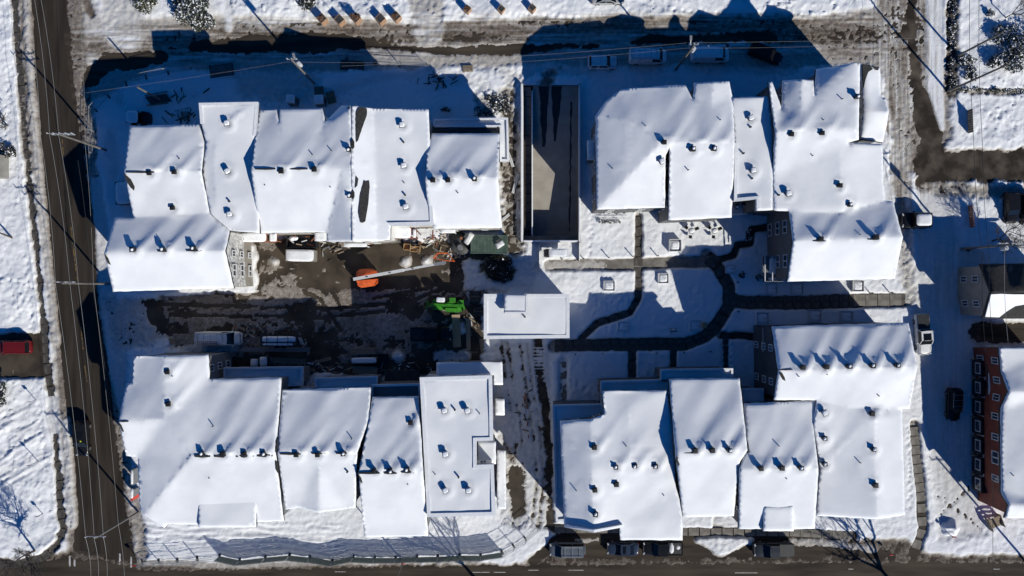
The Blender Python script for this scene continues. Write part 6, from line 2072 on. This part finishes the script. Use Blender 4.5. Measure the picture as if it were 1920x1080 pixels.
for k, (x, y) in enumerate([(1354, 490), (1380, 529), (1418, 555), (1468, 554), (1516, 553), (1565, 552), (1628, 549), (1665, 548)]):
    bollard(x, y, 'bollard light above the straight courtyard path, %s from the left' % ords[k])

# ---------------------------------------------------------------- utility poles and lines
def pole(x, y, h, lab, arms=(), lamp=None, tank=0, r=0.17, top=None, rot=0.0, name='utility_pole'):
    p = W(x, y)
    T = thing(name, lab, 'utility pole', (p[0], p[1], 0), rot)
    MB().tube((0, 0, -0.2), (0, 0, h), r, r * 0.72, 12).go('pole_shaft', [M['pole_wood']], T)
    for (z, L, n) in arms:
        o = MB().box((0, 0.16, z), (L, 0.10, 0.12)).go('crossarm', [M['galv']], T)
        for k in range(n):
            x_ = -L / 2 + 0.1 + k * (L - 0.2) / max(1, n - 1)
            MB().tube((x_, 0.16, z + 0.06), (x_, 0.16, z + 0.34), 0.05, 0.085, 8).go('insulator', [M['porcelain']], o)
    for k in range(tank):
        o = MB().tube((0.42, 0.1 - 0.5 * k, h - 2.6), (0.42, 0.1 - 0.5 * k, h - 1.6), 0.27, n=14).go('transformer', [M['porcelain']], T)
        MB().tube((0.42, 0.1 - .5 * k, h - 1.6), (0.42, 0.1 - .5 * k, h - 1.35), 0.07, 0.05, 8).go('bushing', [M['porcelain']], o)
    if lamp:
        dx, dy, L = lamp
        MB().tube((0, 0, h - 2.5), (dx * L, dy * L, h - 1.7), 0.045, n=6).go('lamp_arm', [M['galv']], T)
        MB().box((dx * (L + .25), dy * (L + .25), h - 1.7), (0.32, 0.6, 0.14), rz=math.atan2(dy, dx) - math.pi / 2).go('lamp_head', [M['galv']], T)
    return T
pole(200, 282, 10.5, 'utility pole with two crowded crossarms, uppermost beside the left street', [(10.2, 3.4, 5), (9.5, 3.0, 5)], tank=0)
pole(205, 532, 10.5, 'utility pole with crossarms, middle one beside the left street', [(10.3, 3.2, 4), (9.6, 2.4, 4)])
pole(260, 960, 10.5, 'utility pole with one crossarm, lowest beside the left street', [(10.3, 2.6, 3)])
pole(590, 157, 10.5, 'utility pole with a pale transformer behind the upper left block', [(10.2, 1.4, 3)], tank=1, lamp=(-0.2, 0.9, 1.0))
pole(1266, 132, 10.5, 'utility pole with a round white transformer between two vans', [(10.2, 1.2, 3)], tank=1, lamp=(0, 1, 1.3))
pole(1800, 467, 10.5, 'utility pole with transformers and a long crossarm at the right driveway', [(10.2, 3.6, 5)], tank=2)
pole(305, 189, 6.7, 'short bare pole standing in the shaded upper left corner', name='bare_pole')
pole(1793, 106, 9.5, 'bare pole beside the snowy tree at the upper right', name='bare_pole')
pole(1776, 172, 12.5, 'tall bare pole at the corner of the hedge, upper right', name='bare_pole')
pole(1936, 1069, 12.0, 'pole cut by the lower right corner, casting a long thick shadow', [(11.6, 2.4, 3)], tank=1)
pole(757, 1051, 8.0, 'thin pole at the bottom fence with a red marker', r=0.11, name='bare_pole')
MB().box((0, 0.0, 0.9), (0.5, 0.35, 0.1)).tube((0, 0, 0.9), (0, 0, 1.0), 0.2, n=10).go('red_marker', [M['red_sign']], [o for o in bpy.data.objects if o.name.startswith('bare_pole') and 'red' in o['label']][0])

def cable(pts, r, m, lab, sag=0.5, grp=None):
    """pts: (px, py, h) where the picture shows them; drawn as one thin tube with sag between supports"""
    P = [W(*p) for p in pts]
    Q = []
    for a_, b_ in zip(P[:-1], P[1:]):
        for k in range(8):
            t = k / 8
            q = a_.lerp(b_, t)
            q.z -= sag * 4 * t * (1 - t)
            Q.append(q)
    Q.append(P[-1])
    mb = MB()
    for a_, b_ in zip(Q[:-1], Q[1:]):
        mb.tube(a_, b_, r, n=5, cap=False)
    o = mb.go('power_line', [M[m]], label=lab, cat='power line', group=grp)
    return o
gl = 'power lines over the left street'
mb = None
for k_, (x, y, L_, a_) in enumerate([(968, 345, 3.0, 1.3), (959, 300, 2.2, 1.9), (972, 395, 2.6, 1.5), (948, 410, 1.6, 0.7)]):
    T = thing('loose_plank', ['long pale plank leaning in the alley left of the ramp', 'pale plank lying higher up the alley left of the ramp', 'pale plank low in the alley close to the ramp wall', 'short plank by the corner of the alley houses'][k_], 'plank', G(x, y, 0.1), a_)
    for j_ in range(2):
        MB().box((0.05 * j_, 0.22 * j_, 0.1), (L_, 0.18, 0.05)).go('board', [M['white_trim']], T)
cable([(50, -12, 10.5), (76, 254, 10.5), (104, 532, 10.5), (161, 1011, 10.5), (170, 1100, 10.5)], 0.02, 'wire', 'leftmost power line over the left street', 0.4, gl)
cable([(63, -12, 10.5), (93, 254, 10.5), (131, 532, 10.5), (177, 1012, 10.5), (184, 1100, 10.5)], 0.02, 'wire', 'middle power line over the left street', 0.4, gl)
cable([(75, -12, 10.5), (110, 254, 10.5), (147, 532, 10.5), (194, 1008, 10.5), (200, 1100, 10.5)], 0.02, 'wire', 'third power line over the left street, right of the middle one', 0.4, gl)
cable([(147, -12, 7.0), (160, 275, 7.0), (175, 532, 7.0), (222, 985, 7.0), (234, 1100, 7.0)], 0.018, 'wire', 'low cable nearest the sidewalk fence on the left street', 0.3, gl)
cable([(146, 300, 6.4), (172, 532, 6.4), (214, 830, 6.4)], 0.03, 'wire_dark', 'dark low cable along the left street, close to the poles', 0.3, gl)
gt = 'power lines along the top street'
cable([(160, 174, 7.0), (540, 116, 9.0), (960, 117, 9.0), (1290, 90, 9.2), (1560, 86, 9.0)], 0.008, 'wire', 'lower pale line along the top street passing over the parked vans', 0.3, gt)
cable([(640, 124, 8.6), (960, 106, 9.2), (1290, 80, 9.4), (1700, 72, 9.0), (1940, 58, 9.0)], 0.009, 'wire', 'upper pale line along the top street running to the right edge', 0.3, gt)
gr_ = 'cables over the right gardens'
cable([(1818, -20, 9.0), (1826, 270, 9.0), (1842, 480, 9.0), (1848, 660, 9.0)], 0.03, 'wire_dark', 'left dark cable running down past the right driveway', 0.3, gr_)
cable([(1836, -20, 8.6), (1842, 270, 8.6), (1855, 480, 8.6), (1862, 640, 8.6)], 0.028, 'wire_dark', 'second dark cable running down past the right driveway', 0.3, gr_)
cable([(1884, 466, 9.5), (1890, 640, 8.5)], 0.028, 'wire', 'short service cable from the transformer pole to the beige house', 0.3, gr_)
cable([(1862, 900, 8.0), (1863, 1100, 8.0)], 0.03, 'wire_dark', 'dark cable in front of the red house at the lower right', 0.1, gr_)

# ---------------------------------------------------------------- trees and shrubs
def bare_tree(x, y, h, lab, spread=0.5, seed=1, depth=5, r0=0.16, lean=(0, 0), m='bark', cat='tree', th_=1.0):
    R = random.Random(seed)
    T = thing('bare_tree', lab, cat, G(x, y, -0.1) if -80 < x < 2000 and -50 < y < 1120 else Vector((W(x, y)[0], W(x, y)[1], 0)))
    tr, br = MB(), MB()
    top = Vector((lean[0], lean[1], h * 0.32))
    tr.tube((0, 0, 0), top * 0.5, r0, r0 * 0.85, 8).tube(top * 0.5, top, r0 * 0.85, r0 * 0.7, 8)
    def grow(p, d, L, r, k):
        n = 3
        for i in range(n):
            d2 = (d + Vector((R.gauss(0, .13), R.gauss(0, .13), R.gauss(0, .08) + 0.03))).normalized()
            q = p + d2 * L / n
            br.tube(p, q, r * (1 - 0.2 * i / n), r * (1 - 0.2 * (i + 1) / n), 5 if r > 0.03 else 3, cap=False)
            p, d = q, d2
            if k > 0 and i > 0 and R.random() < 0.6:
                s_ = (d + Vector((R.gauss(0, .6), R.gauss(0, .6), R.uniform(-.1, .4)))).normalized()
                grow(p, s_, L * 0.6, r * 0.5, k - 1)
        if k > 0:
            for _ in range(R.choice([2, 2, 3])):
                s_ = (d + Vector((R.gauss(0, spread), R.gauss(0, spread), R.uniform(0, .25)))).normalized()
                grow(p, s_, L * R.uniform(0.62, 0.8), r * 0.66, k - 1)
    for _ in range(4):
        a_ = R.uniform(0, 6.28)
        grow(top, Vector((math.cos(a_) * spread * 1.1 + lean[0] * .15, math.sin(a_) * spread * 1.1 + lean[1] * .15, 0.75)).normalized(), h * 0.27, r0 * 0.55 * th_, depth - 2)
    tr.go('trunk', [M[m]], T)
    br.go('crown', [M[m]], T)
    return T
bare_tree(930, 1130, 13, 'tall bare tree just below the bottom street, its shadow crossing the parapet roof', 0.45, 3, 6, 0.28)
bare_tree(1722, 1150, 14, 'large bare tree below the bottom street at the right, casting a branching shadow', 0.5, 8, 6, 0.33)
bare_tree(26, 446, 5.5, 'bare tree at the left edge with branches spread over the snow', 0.8, 12, 6, 0.16, (-0.6, 0.6), th_=1.1)
bare_tree(16, 236, 3.2, 'small bare shrub tree cut by the left edge near the top', 0.75, 14, 6, 0.12, (0, 0), th_=1.1)
bare_tree(68, 1031, 7.5, 'bare tree at the bottom left corner over the curved sidewalk', 0.8, 17, 7, 0.17, (0.3, 0.3), th_=1.2)
bare_tree(1858, 452, 5.5, 'wide bare tree in front of the right driveway', 0.9, 21, 7, 0.14, (-0.2, 0.2), th_=1.1)
bare_tree(1880, 36, 4, 'fine bare tree in the upper right garden', 0.85, 23, 6, 0.10, th_=1.1)
bare_tree(583, 8, 3.0, 'small thin bare tree between the dark wooden planters at the top', 0.6, 31, 4, 0.04)
def evergreen(x, y, r, h, lab, mats, n, seed, w, sz=0.13, name='evergreen_shrub', sq=1.0):
    T = thing(name, lab, 'shrub', G(x, y, -0.1))
    MB().tube((0, 0, 0), (0, 0, h * 0.5), 0.08, 0.05, 6).go('trunk', [M['bark']], T)
    leafcloud('crown', r, r * sq, h, n, mats, T, sz, seed=seed, w=w, snowtop=0.22)
SN = ['fluff', 'green_leaf', 'dark_leaf']
evergreen(372, 22, 2.7, 2.6, 'large frosted evergreen shrub at the top left, right of the olive one', SN, 4200, 5, [2, 6, 4])
evergreen(385, 48, 1.7, 2.0, 'round frosted evergreen bulging towards the top street', SN, 1800, 6, [2, 6, 4])
evergreen(345, 4, 1.6, 1.8, 'small frosted evergreen cut by the top edge', SN, 1400, 7, [2, 6, 4])
evergreen(281, 8, 1.8, 1.8, 'olive green shrub at the top left', ['fluff', 'olive_leaf', 'dark_leaf'], 1800, 8, [1, 6, 2])
evergreen(583, 4, 1.6, 1.6, 'dark flat-topped evergreen above the wooden planters', ['fluff', 'dark_leaf', 'green_leaf'], 1200, 9, [1, 6, 2])
evergreen(1, 735, 2.0, 2.6, 'frosted evergreen cut by the left edge below the red car', SN, 2200, 10, [2, 6, 4])
evergreen(1905, 105, 3.2, 3.2, 'big snow-laden evergreen cut by the right edge', SN, 5000, 11, [2.5, 5, 5])
evergreen(1876, 72, 1.8, 2.0, 'snow-laden bush above the tilted bare pole', SN, 1500, 12, [3, 4, 3])
evergreen(1862, 118, 1.3, 1.8, 'dark bush under the tilted bare pole', ['fluff', 'dark_leaf', 'green_leaf'], 1100, 13, [2, 6, 2])
evergreen(1808, 116, 1.3, 1.0, 'leafy dark patch of shrubs between the hedge and the pole, upper one', ['fluff', 'dark_leaf', 'olive_leaf'], 600, 14, [2, 6, 2], sq=0.8)
evergreen(1810, 140, 1.3, 1.0, 'leafy dark patch of shrubs between the hedge and the pole, lower one', ['fluff', 'dark_leaf', 'olive_leaf'], 600, 15, [2, 6, 2], sq=0.8)
evergreen(1852, 28, 0.6, 0.9, 'single small dark shrub in the upper right garden', ['fluff', 'dark_leaf'], 300, 16, [2, 5])
for k in range(6):
    evergreen(1784, -20 + 36 * k, 0.75, 0.9, ['topmost', 'second', 'third', 'fourth', 'fifth', 'lowest'][k] + ' clump of the dark vertical hedge beside the right street', ['fluff', 'dark_leaf', 'bark'], 1000, 40 + k, [1.2, 8, 3], 0.11, 'hedge_clump', 1.9)
for k in range(5):
    evergreen(1802 + 27 * k, 169 + 0.6 * k, 1.1, 0.7, ['leftmost', 'second', 'third', 'fourth', 'rightmost'][k] + ' clump of the mossy row running to the right edge', ['fluff', 'olive_leaf', 'dark_leaf'], 420, 50 + k, [1.5, 3, 5], 0.10, 'hedge_clump', 0.3)
for (x, y, r_, lab) in [(6, 285, 1.4, 'dark shrub at the left edge above the pale wall'), (27, 287, 0.9, 'brown shrub beside the left sidewalk gap'), (1812, 468, 0.3, 'tiny round shrub by the right utility pole')]:
    evergreen(x, y, r_, 1.2, lab, ['fluff', 'dark_leaf', 'bark'], 500, int(x) + 1, [1, 6, 4])
# courtyard hedge plants along the soil path
for k, (x, y, lab) in enumerate([(1403, 447, 'round dark plant row beside the soil path, upper'), (1402, 436, 'round dark plant at the top of the soil path bend'), (1420, 520, 'snowy shrub at the balcony foot'), (1388, 516, 'low shrub by the path fork')]):
    evergreen(x, y, 0.5, 0.7, lab, ['fluff', 'dark_leaf', 'bark'], 260, 70 + k, [2, 6, 3])
for k in range(12):
    x = 1122 + k * 5.3 if k < 8 else 1125 + (k - 8) * 15
    y = 417 if k < 8 else 400
    T = thing('garden_grass_tuft', ('frosted grass tuft below the white railing, %s from the left' % ords[k]) if k < 8 else 'frosted plant above the white railing, %s from the left' % ords[k - 8], 'plant', G(x, y))
    leafcloud('blades', 0.28, 0.25, 0.6, 70, ['fluff', 'bark'], T, 0.08, seed=90 + k)

# wooden tree planters along the top edge
PL = [(603, 34, 'dry', 'leftmost wooden planter with dry leaves at the top'), (636, 36, 'soil', 'dark-topped wooden planter, second from the left at the top'), (667, 33, 'ball', 'wooden planter with the biggest round brown hedge ball'),
      (713, 34, 'soil', 'dark-topped wooden planter between the hedge ball and the drooping brown shrub'), (742, 30, 'dry', 'wooden planter with a drooping brown shrub left of the ploughed drive'), (876, 16, 'dry', 'wooden planter with dry leaves just right of the ploughed drive'),
      (940, 16, 'soil', 'narrow dark-topped wooden planter right of the ploughed drive'), (998, 14, 'soil', 'wooden planter furthest to the right at the top, near the silver car')]
for k, (x, y, typ, lab) in enumerate(PL):
    p = W(x, y, 1.3)
    T = thing('wooden_planter', lab, 'planter', (p[0], p[1], 0.0), math.radians(42 if x < 800 else 50), 'wooden planters along the top edge')
    S = 1.05 if x < 800 else 0.8
    hh = 1.45
    for i_ in range(4):
        a_ = i_ * math.pi / 2
        for j in range(6):
            MB().box((math.cos(a_) * S / 2 * 1.0, math.sin(a_) * S / 2, 0.12 + j * (hh - 0.1) / 6), (0.05, S + (0.05 if i_ % 2 else -0.05), (hh - 0.1) / 6 * 0.94), rz=a_).go('board', [M['cedar']], T)
    MB().box((0, 0, hh - 0.2), (S - 0.06, S - 0.06, 0.1)).go('soil_bed', [M['tarp']], T)
    if typ == 'soil':
        MB().tube((0, 0, hh - .2), (-0.05, 0.05, hh + 2.0), 0.03, 0.01, 5).tube((0, 0, hh + 0.6), (0.3, 0.25, hh + 1.6), 0.015, 0.005, 4).tube((0, 0, hh + 0.9), (-0.35, 0.1, hh + 1.7), 0.015, 0.005, 4).go('sapling', [M['bark']], T)
    else:
        leafcloud('dry_hedge', 0.72 if typ == 'ball' else 0.5, 0.72 if typ == 'ball' else 0.42, 1.0 if typ == 'ball' else 0.7, 900 if typ == 'ball' else 420, ['dry_leaf', 'bark'], T, 0.07, seed=60 + k, loc=(0, 0, hh - 0.25), w=[5, 1])

# ---------------------------------------------------------------- small things in the gardens
for (x, y, h, L, Wd, deg, lab, m) in [(1814, 407, 0.9, 0.35, 3.2, 6, 'narrow rusty board fence in the right driveway snow', 'osb'), (1811, 230, 1.1, 0.2, 3.4, 2, 'thin dark fence running down from the hedge corner', 'bark')]:
    T = thing('garden_fence', lab, 'fence', G(x, y), math.radians(deg))
    for k in range(10):
        MB().box((0, -Wd / 2 + (k + .5) * Wd / 10, h / 2), (L * 0.3, Wd / 10 * 0.9, h)).go('board', [M[m]], T)
T = thing('house_corner', 'tan wall corner of a neighbouring house cut by the left edge', 'wall', W(-6, 312, 1.5))
MB().box((0, 0, 0), (1.8, 3.2, 3.0)).go('wall_body', [M['beige']], T)
MB().box((0, 0, 1.6), (2.0, 3.4, 0.15)).go('roof_edge', [M['white_trim']], T)
for (x, y, L, lab) in [(75, 865, 2.2, 'small sign frame in the left snow field, lower one'), (83, 962, 1.4, 'low dark marker post frame near the bottom left corner'), (70, 750, 1.6, 'thin leaning sign post in the left snow field'), (1663, 1035, 1.2, 'orange-red road marker by the bottom street tree'),
                       (1776, 1000, 1.6, 'dark marker with an orange tip on the lower right snow heap'), (8, 190, 1.2, 'thin post in the snow near the upper left edge'), (263, 1052, 1.6, 'striped barrier post at the bottom left street corner')]:
    T = thing('marker_post', lab, 'post', G(x, y))
    MB().tube((0, 0, 0), (0, 0, L), 0.05, n=6).go('post', [M['galv'] if 'dark' not in lab else M['black']], T)
    MB().box((0, 0, L - 0.15), (0.5, 0.08, 0.35)).go('plate', [M['red_sign'] if ('red' in lab or 'orange' in lab or 'striped' in lab) else M['galv']], T)
for (x, y, r_, h, lab) in [(1830, 545, 1.0, 0.8, 'snow heap beside the beige house'), (1780, 990, 1.6, 0.9, 'snow heap with a marker at the lower right')]:
    T = thing('snow_heap', lab, 'snow heap', G(x, y, -0.05))
    mound('heap', r_, r_ * 0.8, h, T, n=20, seed=int(x), rough=0.35)
T = thing('wooden_steps', 'wooden entrance steps at the lower corner of the red apartment house', 'steps', G(1858, 975), math.radians(22))
for k in range(5):
    MB().box((0, -0.35 * k + 0.6, 0.8 - 0.16 * k), (1.8, 0.33, 0.06)).go('tread', [M['wood']], T)
for s in (-1, 1):
    MB().box((s * 0.92, -0.1, 0.5), (0.07, 1.9, 0.9)).go('side_rail', [M['wood']], T)
# shop front pieces and chairs before the red house
for k in range(7):
    y = 690 + k * 36
    T = thing('porch_bay', '%s dark porch bay before the red apartment house, counted from the top' % ords[k], 'porch', W(1838, y, 1.2))
    MB().box((0, 0, 0.0), (1.1, 2.3, 2.0)).go('bay_box', [M['black']], T)
    MB().box((-0.56, 0, 0.3), (0.05, 1.6, 1.1)).go('bay_frame', [M['white_trim']], T)
    MB().box((-0.59, 0, 0.3), (0.05, 1.35, 0.85)).go('bay_pane', [M['glass']], T)
    MB().box((-0.6, 1.2, -0.4), (0.7, 0.1, 0.8)).go('side_rail', [M['wood']], T)
T = thing('window_bay', 'pair of white framed windows on the end wall of the beige house', 'window', W(1829, 562, 2.2))
MB().box((0.2, 0, 0), (0.5, 1.8, 1.4)).go('bay_frame', [M['white_trim']], T)
MB().box((-0.07, 0.42, 0.0), (0.05, 0.65, 1.0)).box((-0.07, -0.42, 0.0), (0.05, 0.65, 1.0)).go('pane', [M['glass']], T)
